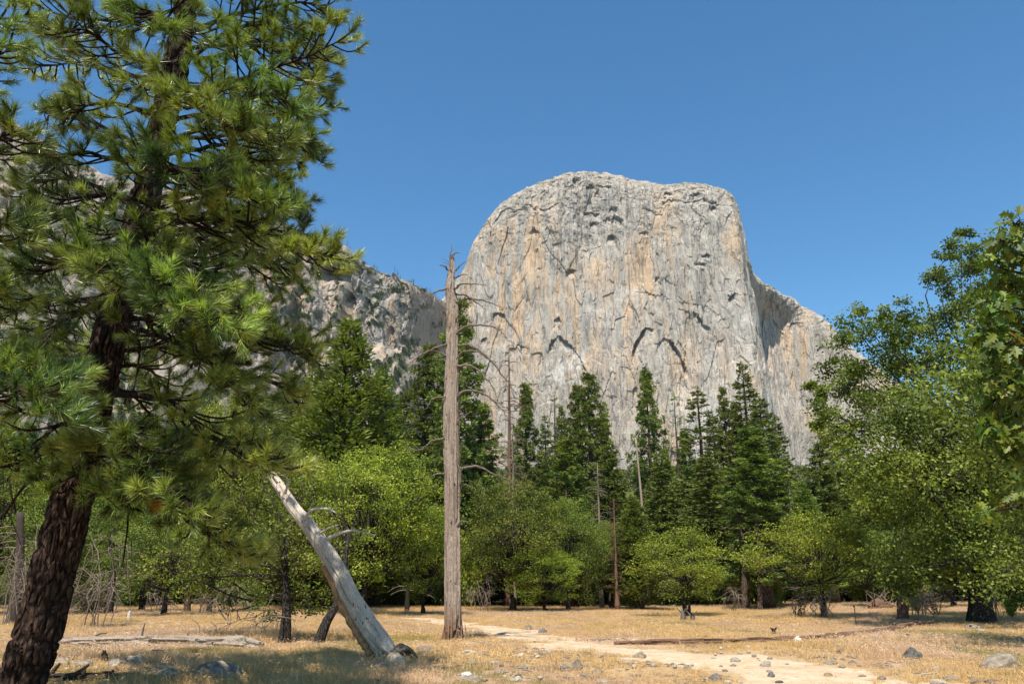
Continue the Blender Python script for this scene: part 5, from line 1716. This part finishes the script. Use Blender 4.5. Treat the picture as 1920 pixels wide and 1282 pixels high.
dead_heap('pale arching dead boughs standing left of the thick oak trunk', 1722, 1160, 46, 70, 56, 1, 7, M_DEAD_LOG)
dead_heap('grey tangle of dead boughs heaped against the forest edge left of the thick oak', 1765, 1156, 48, 70, 44, 2, 8, M_DEAD_TWIG)
dead_heap('fan of fine dead twigs under the lone oak', 1558, 1170, 45, 60, 48, 3, 6, M_DEAD_TWIG)
dead_heap('dark tangled brush at the left foot of the lone oak', 1500, 1172, 45.3, 30, 34, 4, 6, M_CHAR)
dead_heap('dry twig tangle hanging behind the near pine trunk', 190, 1140, 40, 150, 150, 5, 8, M_DEAD_TWIG)
dead_heap('grey dead twigs massed at the far left edge', 30, 1150, 42, 110, 140, 6, 8, M_DEAD_TWIG)
dead_heap('dry brush under the oak left of the leaning trunk', 440, 1158, 44, 90, 60, 7, 6, M_DEAD_TWIG)
dead_heap('bare twig bush at the forest edge behind the bleached log', 300, 1150, 60, 60, 50, 8, 6, M_DEAD_TWIG)
dead_heap('dead pale branches in the forest edge behind the bleached log', 368, 1150, 58, 40, 44, 9, 5, M_DEAD_TWIG)
dead_heap('grey dead stems under the wide dark green oak', 905, 1146, 66, 60, 60, 10, 6, M_DEAD_TWIG)
dead_heap('dry grey twigs right of the round bright green oak', 1375, 1140, 66, 34, 60, 11, 3, M_DEAD_TWIG)
dead_heap('twisted dead boughs right of the thick oak trunk', 1875, 1150, 47, 60, 60, 12, 5, M_DEAD_TWIG)

# orange trunk, twin pine trunks, dark trunks of the forest edge
def bare_trunk(label, px, top, base, D, w, mat, lean=0.0, name='bare_tree'):
    p = at(px, base, D)
    b = np.array([p.x, D, tz(p.x, D)])
    q = np.array(at(px + lean, top, D))
    t = tag(bpy.data.objects.new(name, None), label, 'tree')
    COL.objects.link(t)
    t.location = b
    mb = MB()
    r = w / 2 / FPX * D
    P = spline([[0, 0, -0.3], (q - b) * 0.5 + [r * 0.5, 0, 0], q - b], 16)
    rad = np.linspace(r, r * 0.55, 16)
    rad[0] *= 1.3
    tube(mb, P, rad, 12, disp=lambda V, A: 0.10 * r * noise(np.cos(A) * 2, np.sin(A) * 2, V[..., 2] * 1.2, 3))
    mb.obj('trunk', mat, t, True)
    g = rng_of(int(px))
    for k in range(7):
        i = int(g.uniform(5, 15))
        mb = MB()
        sg = g.choice([-1, 1])
        L = g.uniform(0.8, 2.0)
        twig_fan(mb, P[i], np.array([sg * L, g.uniform(-.5, .5), -0.25 * L]), g, 4, 0.035, 1, -0.3)
        mb.obj('branch', M_DEAD_TWIG, t, True)
    return t


bare_trunk('orange barked thin trunk lit by the sun between the oaks', 1151, 1000, 1138, 76, 10, M_BARK_ORANGE, -10)
bare_trunk('left one of two dark pine trunks right of the round oak', 1397, 960, 1143, 69, 12, M_BARK_FAR, -12)
bare_trunk('right one of two dark pine trunks right of the round oak', 1425, 960, 1148, 68, 10, M_BARK_FAR, -8)
bare_trunk('bare leaning dead trunk in front of the tall isolated narrow pine', 1214, 820, 1060, 82, 6, M_DEAD_GREY, -22)
bare_trunk('short pale trunk under the low light green oak', 1062, 1090, 1136, 80, 7, M_BARK_ORANGE, 0)
bare_trunk('dark burnt trunk directly left of the near pine', 28, 960, 1140, 44, 22, M_CHAR, 10)
bare_trunk('dark trunk behind the near pine, in the twig tangle', 205, 1000, 1140, 58, 16, M_BARK_DARK, 4)
bare_trunk('brown trunk at the forest edge behind the middle of the bleached log', 350, 1080, 1152, 62, 13, M_BARK_FAR, -3)
bare_trunk('thin dark trunk in the shade left of the tall snag', 762, 1060, 1146, 66, 9, M_BARK_DARK, 2)

# metal post and pale marker
p = ground_pt(1606, 1176)
t = empty('post', tuple(p), 'thin rusty post standing in the meadow right of the lone oak', 'post')
mb = MB()
tube(mb, [[0, 0, -0.2], [0, 0, 0.4], [0.01, 0, 0.93]], [0.022, 0.022, 0.022], 6)
mb.obj('shaft', M_RED_WOOD, t)
mb = MB()
mb.add(np.array([[-.05, -.012, .9], [.05, -.012, .9], [.05, .012, .9], [-.05, .012, .9], [-.035, -.012, 1.0], [.035, -.012, 1.0], [.035, .012, 1.0], [-.035, .012, 1.0]]), None, [(0, 1, 5, 4), (1, 2, 6, 5), (2, 3, 7, 6), (3, 0, 4, 7), (4, 5, 6, 7), (3, 2, 1, 0)])
mb.obj('cap', M_RED_WOOD, t)
p = ground_pt(241, 1163)
stump_ = empty('tree_stump', tuple(p), 'small white broken stub at the forest edge behind the near pine', 'stump')
mb = MB()
tube(mb, [[0, 0, -0.1], [0, 0, 0.3], [0.04, 0, 0.5]], [0.11, 0.10, 0.07], 9, disp=lambda V, A: 0.02 * noise(np.cos(A) * 2, np.sin(A) * 2, V[..., 2] * 3, 3))
mb.obj('trunk', M_ROCK_WHITE, stump_)

# ------------------------------------------------------------------ rocks
ROCKM = {}


def rock_mesh(shape, mkey):
    k = (shape, mkey)
    if k not in ROCKM:
        V = ICO4[0].copy()
        s = shape * 11 + 3
        V = V * (1 + 0.22 * fbm(V[:, 0] * 1.1 + s, V[:, 1] * 1.1, V[:, 2] * 1.1, s, 2))[:, None]
        if shape % 2:
            for q in range(7):   # chopped planes give the angular ones flat faces
                n = unit(rng_of(s + q).normal(size=3) + [0, 0, 0.2])
                d = V @ n - (0.72 + 0.02 * q)
                V = V - np.outer(np.clip(d, 0, None), n) * 0.92
        V = V * (1 + 0.035 * fbm(V[:, 0] * 5, V[:, 1] * 5, V[:, 2] * 5, s + 2, 3))[:, None]
        mats = {'g': M_ROCK_GREY, 'p': M_ROCK_PALE, 'w': M_ROCK_WHITE, 'd': M_ROCK_DARK, 't': M_ROCK_TAN}
        ROCKM[k] = MB().add(V, ICO4[1]).mesh('rock', mats[mkey], shape % 2 == 0)
    return ROCKM[k]


def rock(px, py, w, h, mk_, shape, label, group=None):
    b = ground_pt(px, py)
    s = b[1] / FPX
    g = random.Random(int(px * 31 + py))
    o = link('rock', rock_mesh(shape, mk_), None, (b[0], b[1] + w * s * 0.35, b[2] + h * s * 0.22))
    o.scale = (w * s * 0.5, w * s * 0.42, max(h * s * 0.85, 0.03))
    o.rotation_euler = (g.uniform(-.12, .12), g.uniform(-.12, .12), g.uniform(-0.5, 0.5))
    return tag(o, label, 'rock', group)


RK = [
    (400, 1278, 82, 30, 'g', 0, 'big rounded grey boulder near the bottom, left of the shaded grass'), (303, 1279, 56, 20, 'g', 1, 'rough low brown grey rock left of the big rounded boulder'),
    (210, 1249, 34, 13, 'g', 1, 'speckled grey rock beside the small charred stump'), (246, 1243, 40, 14, 'p', 3, 'pale pointed slab tilted up right of the small charred stump'),
    (104, 1250, 34, 14, 'g', 0, 'grey rock touching the right side of the near pine trunk'), (146, 1250, 44, 11, 'g', 2, 'flat grey rock just above the dark half burnt log'),
    (292, 1228, 26, 9, 'd', 0, 'dark grey rock in front of the middle of the bleached log'), (134, 1230, 26, 8, 'g', 2, 'low grey rock below the left end of the bleached log'),
    (741, 1253, 32, 27, 't', 0, 'round tan boulder held in the roots of the leaning dead trunk'), (706, 1252, 32, 9, 'p', 2, 'flat pinkish stone at the foot of the leaning dead trunk'), (661, 1252, 28, 9, 'p', 0, 'rounded pale stone left of the leaning trunk foot'),
    (605, 1253, 26, 8, 'p', 2, 'pale stone at the edge of the foreground shade'), (552, 1253, 22, 6, 'p', 4, 'flat pale stone left of the foreground shade'), (464, 1279, 16, 8, 'p', 0, 'small pale stone against the short dark log piece'),
    (798, 1224, 32, 12, 'g', 0, 'rounded grey rock left of the foot of the tall snag'), (819, 1218, 16, 6, 'w', 2, 'small white stone just left of the snag foot'), (884, 1214, 32, 9, 'p', 2, 'broad pale flat rock right of the snag foot'),
    (911, 1214, 14, 11, 'g', 0, 'small round grey rock in the shadow of the snag'), (878, 1226, 24, 7, 'p', 4, 'pale stone below the broad flat rock by the snag'), (906, 1228, 20, 6, 'g', 1, 'low grey stone below the snag shadow'),
    (991, 1180, 16, 8, 'g', 1, 'grey rock on the far edge of the path'), (1018, 1185, 15, 7, 'd', 1, 'darker small rock on the far edge of the path'), (991, 1161, 8, 4, 'p', 0, 'small pale stone beyond the path near the dark oaks'),
    (1020, 1229, 24, 10, 'g', 3, 'grey rock at the near edge of the path'), (925, 1246, 22, 7, 'p', 4, 'low pale stone in the grass below the snag'), (884, 1246, 13, 9, 'p', 0, 'small upright pale stone below the snag'),
    (874, 1270, 24, 10, 'w', 3, 'bright white pointed stone in the lower centre grass'), (889, 1281, 40, 11, 'g', 1, 'grey rock at the bottom edge under the white pointed stone'), (936, 1264, 18, 8, 'g', 1, 'small grey rock right of the white pointed stone'),
    (967, 1278, 26, 7, 'p', 2, 'flat pale rock near the bottom centre edge'), (980, 1254, 18, 7, 'g', 0, 'grey stone left of the rough double rock'), (1064, 1258, 34, 13, 'g', 3, 'left part of the rough double rock in the lower centre'),
    (1082, 1256, 22, 17, 'g', 1, 'taller right part of the rough double rock in the lower centre'), (1097, 1273, 22, 11, 'g', 3, 'angular grey rock below the rough double rock'), (1121, 1263, 22, 8, 'g', 1, 'grey rock right of the rough double rock'),
    (1130, 1282, 20, 8, 'p', 0, 'pale rounded stone at the bottom edge right of centre'), (1178, 1282, 14, 6, 'p', 2, 'pale stone at the bottom edge, next one right of the rounded one'), (1202, 1233, 21, 10, 'g', 1, 'grey rock beside the near edge of the sandy path'),
    (1178, 1244, 13, 5, 'p', 2, 'small pale stone left of the rock by the sandy path'), (1290, 1254, 14, 7, 'g', 1, 'small grey rock between the two sandy patches'), (1381, 1241, 17, 8, 'p', 0, 'light round stone on the sandy patch'),
    (1438, 1249, 20, 9, 'p', 2, 'light flat stone on the sandy patch right of the round one'), (1345, 1277, 24, 12, 'd', 1, 'dark angular rock at the lower sandy patch'), (1366, 1283, 18, 8, 'p', 3, 'pale rock beside the dark angular rock'),
    (1448, 1269, 12, 9, 'd', 1, 'small dark rock in the lower sandy area'), (1500, 1210, 15, 15, 'w', 0, 'bright white upright stone touching the thin reddish log'), (1718, 1238, 32, 20, 'd', 1, 'black looking rock in the right hand shade'),
    (1800, 1224, 22, 12, 'd', 1, 'dark rock further right in the shade band'), (1838, 1208, 18, 8, 'd', 0, 'small dark rock on the upper edge of the shade band'), (1890, 1256, 64, 26, 'g', 2, 'big weathered grey boulder at the right edge'),
    (1650, 1200, 24, 9, 'g', 0, 'grey rock next to the right part of the thin log'), (1706, 1199, 20, 10, 'd', 1, 'dark mossy rock below the end of the thin log'), (1748, 1196, 24, 9, 'g', 1, 'brownish rock right of the end of the thin log'),
    (1830, 1180, 24, 9, 'g', 0, 'grey rock at the foot of the thick oak'), (1885, 1178, 34, 7, 'd', 2, 'flat dark rock right of the thick oak'), (1845, 1188, 34, 9, 'p', 3, 'pale slab in front of the thick oak'),
    (1900, 1188, 34, 8, 'p', 3, 'pale slab at the right edge beyond the shade'), (1561, 1245, 24, 8, 'g', 1, 'grey rock between the sandy patch and the shade'), (1600, 1244, 14, 6, 'd', 1, 'small dark rock at the left tip of the shade'),
    (1655, 1228, 14, 6, 'd', 1, 'low dark rock inside the left of the shade band'), (1790, 1275, 20, 8, 'g', 0, 'rounded grey stone in the lower right grass'), (1761, 1256, 22, 6, 'p', 2, 'pale flat stone above the stick at the lower right'),
    (1768, 1283, 36, 8, 'p', 3, 'pale rock at the bottom edge on the right'), (1700, 1174, 16, 4, 'p', 2, 'small pale stone beyond the thin log'), (1480, 1160, 14, 5, 'p', 0, 'pale stone between the two oaks beyond the thin log'),
    (1915, 1205, 24, 10, 'g', 1, 'grey rock cut by the right edge above the shade'), (1310, 1282, 16, 6, 'g', 3, 'small rock at the bottom edge left of the dark angular rock'),
]
for a in RK:
    rock(*a)
g = random.Random(12)
k = 0
while k < 150:
    px = g.uniform(60, 1915)
    py = 1160 + (1282 - 1160) * g.random() ** 0.75
    if px < 200 and py > 1200:
        continue
    w = g.uniform(4, 11) * (0.55 + (py - 1160) / 140)
    mk_ = g.choice('gpppgdpt' if g.random() < 0.5 else 'gpgd')
    rock(px, py, w, w * g.uniform(0.25, 0.5), mk_, g.randrange(6), 'small ' + {'g': 'grey', 'p': 'pale', 'd': 'dark', 't': 'tan'}[mk_] + ' stone lying in the ' + ('near' if py > 1225 else 'far') + ' grass ' +
         ('left of the leaning trunk' if px < 700 else 'around the foot of the snag' if px < 960 else 'below the path' if px < 1400 else 'on the right side'), 'small loose stones in the dry meadow')
    k += 1

# ------------------------------------------------------------------ instanced ground cover (one object each)
def scatter(name, meshes, P, rz, sc, idx, kind='stuff', tilt=None):
    me = bpy.data.meshes.new(name)
    me.vertices.add(len(P))
    me.vertices.foreach_set('co', np.asarray(P, np.float32).ravel())
    rot = np.zeros((len(P), 3))
    if tilt is not None:
        rot[:, 0:2] = tilt
    rot[:, 2] = rz
    a = me.attributes.new('rot', 'FLOAT_VECTOR', 'POINT')
    a.data.foreach_set('vector', rot.astype(np.float32).ravel())
    s = np.asarray(sc, float)
    if s.ndim == 1:
        s = np.repeat(s[:, None], 3, 1)
    a = me.attributes.new('scl', 'FLOAT_VECTOR', 'POINT')
    a.data.foreach_set('vector', s.astype(np.float32).ravel())
    a = me.attributes.new('pick', 'INT', 'POINT')
    a.data.foreach_set('value', np.asarray(idx, np.int32))
    o = link(name, me)
    o['kind'] = kind
    ng = bpy.data.node_groups.new(name, 'GeometryNodeTree')
    ng.interface.new_socket('Geometry', in_out='INPUT', socket_type='NodeSocketGeometry')
    ng.interface.new_socket('Geometry', in_out='OUTPUT', socket_type='NodeSocketGeometry')
    N, L = ng.nodes, ng.links
    gi, go = N.new('NodeGroupInput'), N.new('NodeGroupOutput')
    jn = N.new('GeometryNodeJoinGeometry')
    for m in reversed(meshes):
        src = bpy.data.objects.new(m.name, m)
        oi = N.new('GeometryNodeObjectInfo')
        oi.inputs['Object'].default_value = src
        oi.inputs['As Instance'].default_value = True
        L.new(oi.outputs['Geometry'], jn.inputs[0])
    ip = N.new('GeometryNodeInstanceOnPoints')
    L.new(gi.outputs[0], ip.inputs['Points'])
    L.new(jn.outputs[0], ip.inputs['Instance'])
    ip.inputs['Pick Instance'].default_value = True

    def named(nm, typ):
        q = N.new('GeometryNodeInputNamedAttribute')
        q.data_type = typ
        q.inputs['Name'].default_value = nm
        return [x for x in q.outputs if x.enabled and x.name == 'Attribute'][0]
    L.new(named('pick', 'INT'), ip.inputs['Instance Index'])
    L.new(named('rot', 'FLOAT_VECTOR'), ip.inputs['Rotation'])
    L.new(named('scl', 'FLOAT_VECTOR'), ip.inputs['Scale'])
    L.new(ip.outputs[0], go.inputs[0])
    md = o.modifiers.new('scatter', 'NODES')
    md.node_group = ng
    return o


def grass_patch(seed, mat, n, h, spread=0.32):
    g = rng_of(seed)
    mb = MB()
    c = g.normal(0, spread * 0.45, (6, 2))
    k = g.integers(0, 6, n)
    p = np.c_[c[k] + g.normal(0, spread * 0.2, (n, 2)), np.full(n, -0.02)]
    d = unit(np.c_[g.normal(0, 0.42, (n, 2)), np.ones(n)])
    needles(mb, p, d, h * g.uniform(0.45, 1.15, n), 0.011, g, g.uniform(0, 1, n))
    m2 = n // 5     # seed heads and bent stalks
    p2 = p[:m2] + d[:m2] * (h * g.uniform(0.6, 1.0, m2))[:, None]
    leaves(mb, p2, unit(np.c_[g.normal(0, 1, (m2, 2)), g.uniform(-0.2, 0.8, m2)]), h * 0.3, 0.012, g)
    return mb.mesh('grass_patch', mat)


GP = [grass_patch(1, M_GRASS, 110, 0.15), grass_patch(2, M_GRASS, 130, 0.11), grass_patch(3, M_GRASS, 90, 0.2), grass_patch(4, M_GRASS_GREEN, 80, 0.15)]
r_ = rng_of(100)
N0 = 120000
gy = 11 + (64 - 11) * r_.random(N0) ** 0.62
gx = (r_.random(N0) * 2 - 1) * (gy * 0.70 + 2)
pm = path_mask(gx, gy)
dens = sstep(-0.45, 0.35, fbm(gx / 3.5, gy / 3.5, None, 15, 3) + 0.25)
keep = ((pm < -0.1) | (r_.random(N0) < 0.05)) & (r_.random(N0) < 0.18 + 0.82 * dens)
gx, gy = gx[keep], gy[keep]
gz = terrain(gx, gy)
pick = np.where(fbm(gx / 4, gy / 4, None, 33, 2) > 0.66, 3, r_.integers(0, 3, len(gx)))
gs = (0.5 + 0.6 * r_.random(len(gx)) + 0.7 * (r_.random(len(gx)) > 0.965)) * (0.8 + 0.4 * sstep(-0.3, 0.5, fbm(gx / 2.2, gy / 2.2, None, 16, 2)))
near_path = sstep(-1.6, -0.1, pm[keep])
gs *= (1 - 0.4 * near_path)
scatter('dry_grass', GP, np.c_[gx, gy, gz], r_.random(len(gx)) * 6.28, gs, pick)
# further grass, coarser
GF = [grass_patch(5, M_GRASS, 90, 0.24, 0.7), grass_patch(6, M_GRASS, 90, 0.2, 0.7)]
N1 = 9000
gy = 60 + 32 * r_.random(N1)
gx = (r_.random(N1) * 2 - 1) * (gy * 0.72)
scatter('far_dry_grass', GF, np.c_[gx, gy, terrain(gx, gy)], r_.random(N1) * 6.28, 0.8 + 0.5 * r_.random(N1), r_.integers(0, 2, N1))

# litter: bark flakes, cones and twigs on the soil
mb = MB()
g = rng_of(8)
for q in range(9):
    a = g.uniform(0, 6.28)
    p = np.array([g.uniform(-.4, .4), g.uniform(-.4, .4), 0.01])
    d = np.array([math.cos(a), math.sin(a), 0.1]) * g.uniform(0.06, 0.2)
    tube(mb, [p, p + d * 0.5 + [0, 0, 0.01], p + d], [0.008, 0.012, 0.005], 4)
lit = mb.mesh('litter', M_DEAD_TWIG)
mb = MB()
for q in range(5):
    p = np.array([g.uniform(-.4, .4), g.uniform(-.4, .4), 0.015])
    mb.add(ICO2[0] * [0.045, 0.035, 0.03] * g.uniform(0.6, 1.4) + p, ICO2[1])
cob = mb.mesh('cobbles', M_ROCK_PALE)
N2 = 2600
gy = 12 + 50 * r_.random(N2) ** 0.7
gx = (r_.random(N2) * 2 - 1) * (gy * 0.68)
k_ = path_mask(gx, gy) < -0.3
gx, gy = gx[k_], gy[k_]
N2 = len(gx)
scatter('forest_litter', [lit, cob], np.c_[gx, gy, terrain(gx, gy)], r_.random(N2) * 6.28, 0.6 + 1.0 * r_.random(N2), (r_.random(N2) < 0.10).astype(int))

# ------------------------------------------------------------------ shrubs of the forest edge
def shrub(label, seed, mat):
    g = rng_of(seed)
    t = empty('shrub', (0, 0, 0), label, 'shrub')
    st_, fo = MB(), MB()
    for k in range(26):
        a = g.uniform(0, 6.28)
        L = g.uniform(0.5, 1.1)
        tip = np.array([math.cos(a) * g.uniform(0.1, 0.9), math.sin(a) * g.uniform(0.1, 0.9), L])
        P = spline([[0, 0, -0.05], tip * 0.5 + [0, 0, 0.1], tip], 6)
        tube(st_, P, np.linspace(0.02, 0.006, 6), 4, cap=False)
        for q in range(5):
            c = P[int(g.uniform(2, 6))] + g.normal(0, 0.12, 3)
            n = 40
            off = g.normal(0, 0.11, (n, 3))
            leaves(fo, c + off, unit(off + g.normal(0, 0.08, (n, 3))), g.uniform(0.05, 0.09, n), 0.045, g, np.clip(0.45 + off[:, 2] * 2 + g.normal(0, .2, n), 0, .98))
    st_.obj('stems', M_BARK_TWIG, t)
    fo.obj('foliage', mat, t)
    return t


SHR = [shrub('', 1, M_SHRUB), shrub('', 2, M_OAK_BRIGHT), shrub('', 3, M_SHRUB)]


def put_shrub(k, px, base, D, w, h, label, group=None):
    s = SHR[k]
    p = at(px, base, D)
    S = w / 2 / FPX * D
    Hh = h / FPX * D / 1.1
    loc = (p.x, D, tz(p.x, D))
    if s.name not in USED:
        USED.add(s.name)
        s.location, s.scale, s['label'] = loc, (S, S, Hh), label
        if group:
            s['group'] = group
        return s
    return copy_tree(s, loc, px * 0.37, (S, S, Hh), label, group)


put_shrub(0, 165, 1160, 58, 70, 42, 'light green shrub at the forest edge right of the near pine')
put_shrub(1, 1718, 1150, 56, 80, 60, 'bright green shrub seen through the pale dead boughs')
put_shrub(2, 1185, 1140, 78, 70, 46, 'greyish green shrub beside the orange barked trunk')
put_shrub(0, 1100, 1140, 80, 60, 44, 'small green shrub between the dark oaks and the orange trunk')
put_shrub(1, 1450, 1140, 72, 60, 56, 'yellow green shrub right of the two dark pine trunks')
put_shrub(2, 1905, 1145, 58, 60, 70, 'bright shrub at the right edge beside the thick oak')
put_shrub(0, 470, 1150, 60, 60, 60, 'green shrub between the shaded oaks at the left')
put_shrub(1, 1900, 1170, 46, 34, 40, 'small sapling right of the thick oak trunk')
g = random.Random(44)
for i in range(46):
    px = -60 + 2040 * (i + g.uniform(-.4, .4)) / 46
    put_shrub(g.randrange(3), px, 1145, g.uniform(80, 92), g.uniform(70, 130), g.uniform(50, 110), zone(px, 'shaded undergrowth bush far behind'), 'undergrowth bushes along the forest edge')

# ------------------------------------------------------------------ far pines on the skyline of the ridge and on the cliff top
fp = conifer('far_pine', 'small far pine on the skyline', 91, 16, 3.2, 'cedar', 0.1, 0.22, M_SCRUB)
me_c = fp.children
g = random.Random(3)
first = True


def far_pine(X, Y, Z, s, label, group):
    global first
    sc_ = (s * g.uniform(.8, 1.2), s, s * g.uniform(.8, 1.3))
    if first:
        first = False
        fp.location, fp.scale = (X, Y, Z), sc_
        fp['label'], fp['group'] = label, group
        return
    copy_tree(fp, (X, Y, Z), g.uniform(0, 6), sc_, label, group)


topR = -5
rxs, rys, rzs = RX[topR], RY[topR], RZ[topR]
rpx, rpy = px_of(rxs, rys, rzs)
for i in range(46):
    a = g.choice([g.uniform(648, 880), g.uniform(648, 850), g.uniform(40, 120), g.uniform(760, 850)])
    j = int(np.argmin(np.abs(rpx - a)))
    far_pine(rxs[j], rys[j] + g.uniform(2, 14), rzs[j] - 2, g.uniform(0.5, 1.15), 'tiny far pine on the skyline of the left ridge', 'pines along the ridge skyline')
exs, eys, ezs = EX[topR], EY[topR], EZ[topR]
epx, epy = px_of(exs, eys, ezs)
for i in range(22):
    a = g.choice([g.uniform(1020, 1060), g.uniform(1060, 1110), g.uniform(1110, 1240)])
    j = int(np.argmin(np.abs(epx - a)))
    far_pine(exs[j], eys[j] + g.uniform(1, 10), ezs[j] - 2, g.uniform(0.35, 0.65), 'tiny pine on the top rim of the big granite cliff', 'pines on the cliff rim')

# scrub and small trees growing over ledges and talus of the ridge
sm = MB()
gg = rng_of(2)
c = gg.normal(0, 0.45, (9, 3)) * [1, 1, 0.6] + [0, 0, 0.5]
for q in c:
    n = 26
    off = gg.normal(0, 0.28, (n, 3))
    leaves(sm, q + off, unit(off + [0, 0, 0.2]), 0.45, 0.4, gg)
bush = sm.mesh('scrub_bush', M_SCRUB)
sm = MB()
for q in range(260):
    z = gg.uniform(0.04, 1) ** 0.9
    a = gg.uniform(0, 6.28)
    r = (1 - z) * 0.30 * gg.uniform(0.3, 1)
    leaves(sm, np.array([[math.cos(a) * r, math.sin(a) * r, z]]), np.array([[math.cos(a), math.sin(a), -0.1]]), 0.12, 0.09, gg)
con = sm.mesh('scrub_conifer', M_SCRUB)
m = RM['veg'][:-4]
X_, Y_, Z_ = RX[:-4], RY[:-4], RZ[:-4]
w = np.clip(m - 0.15, 0, None).ravel() * (Z_.ravel() < 1e9)
w = w / w.sum()
ids = rng_of(4).choice(len(w), 7500, p=w)
PX_, PY_ = px_of(X_, Y_, Z_)
low = sstep(-60, 60, (PY_ - ridge_foot(PX_)).ravel()[ids])
r_ = rng_of(6)
pk = (r_.random(len(ids)) < 0.25 + 0.5 * low).astype(int)
scl = np.where(pk == 1, r_.uniform(6, 14, len(ids)), r_.uniform(1.6, 4.0, len(ids)))
scatter('hillside_scrub', [bush, con], np.c_[X_.ravel()[ids], Y_.ravel()[ids], Z_.ravel()[ids] - 0.5], r_.random(len(ids)) * 6.28, scl, pk)
# wooded valley floor and talus beyond the forest edge
N3 = 19000
gy = 185 + 1000 * r_.random(N3) ** 1.2
gx = (r_.random(N3) * 2 - 1) * (gy * 0.75 + 50)
fm = con.copy()
fm.name = 'far_conifer'
fm.materials.clear()
fm.materials.append(M_FIR)
scatter('far_forest', [fm], np.c_[gx, gy, terrain(gx, gy) - 0.5], r_.random(N3) * 6.28, r_.uniform(12, 26, N3), np.zeros(N3, int))


# ------------------------------------------------------------------ air
hz = MB()
x0, x1, y0, y1, z0, z1 = -2500, 2500, -58, 3100, -6, 1120
hz.add([[x0, y0, z0], [x1, y0, z0], [x1, y1, z0], [x0, y1, z0], [x0, y0, z1], [x1, y0, z1], [x1, y1, z1], [x0, y1, z1]], None, [(0, 3, 2, 1), (4, 5, 6, 7), (0, 1, 5, 4), (1, 2, 6, 5), (2, 3, 7, 6), (3, 0, 4, 7)])
hm = bpy.data.materials.new('haze')
hm.use_nodes = True
hm.node_tree.nodes.clear()
ho = hm.node_tree.nodes.new('ShaderNodeOutputMaterial')
hv = hm.node_tree.nodes.new('ShaderNodeVolumePrincipled')
hv.inputs['Density'].default_value = 0.000022
hv.inputs['Color'].default_value = (0.75, 0.86, 1.0, 1)
hm.node_tree.links.new(hv.outputs[0], ho.inputs['Volume'])
hz.obj('haze', hm)['kind'] = 'stuff'
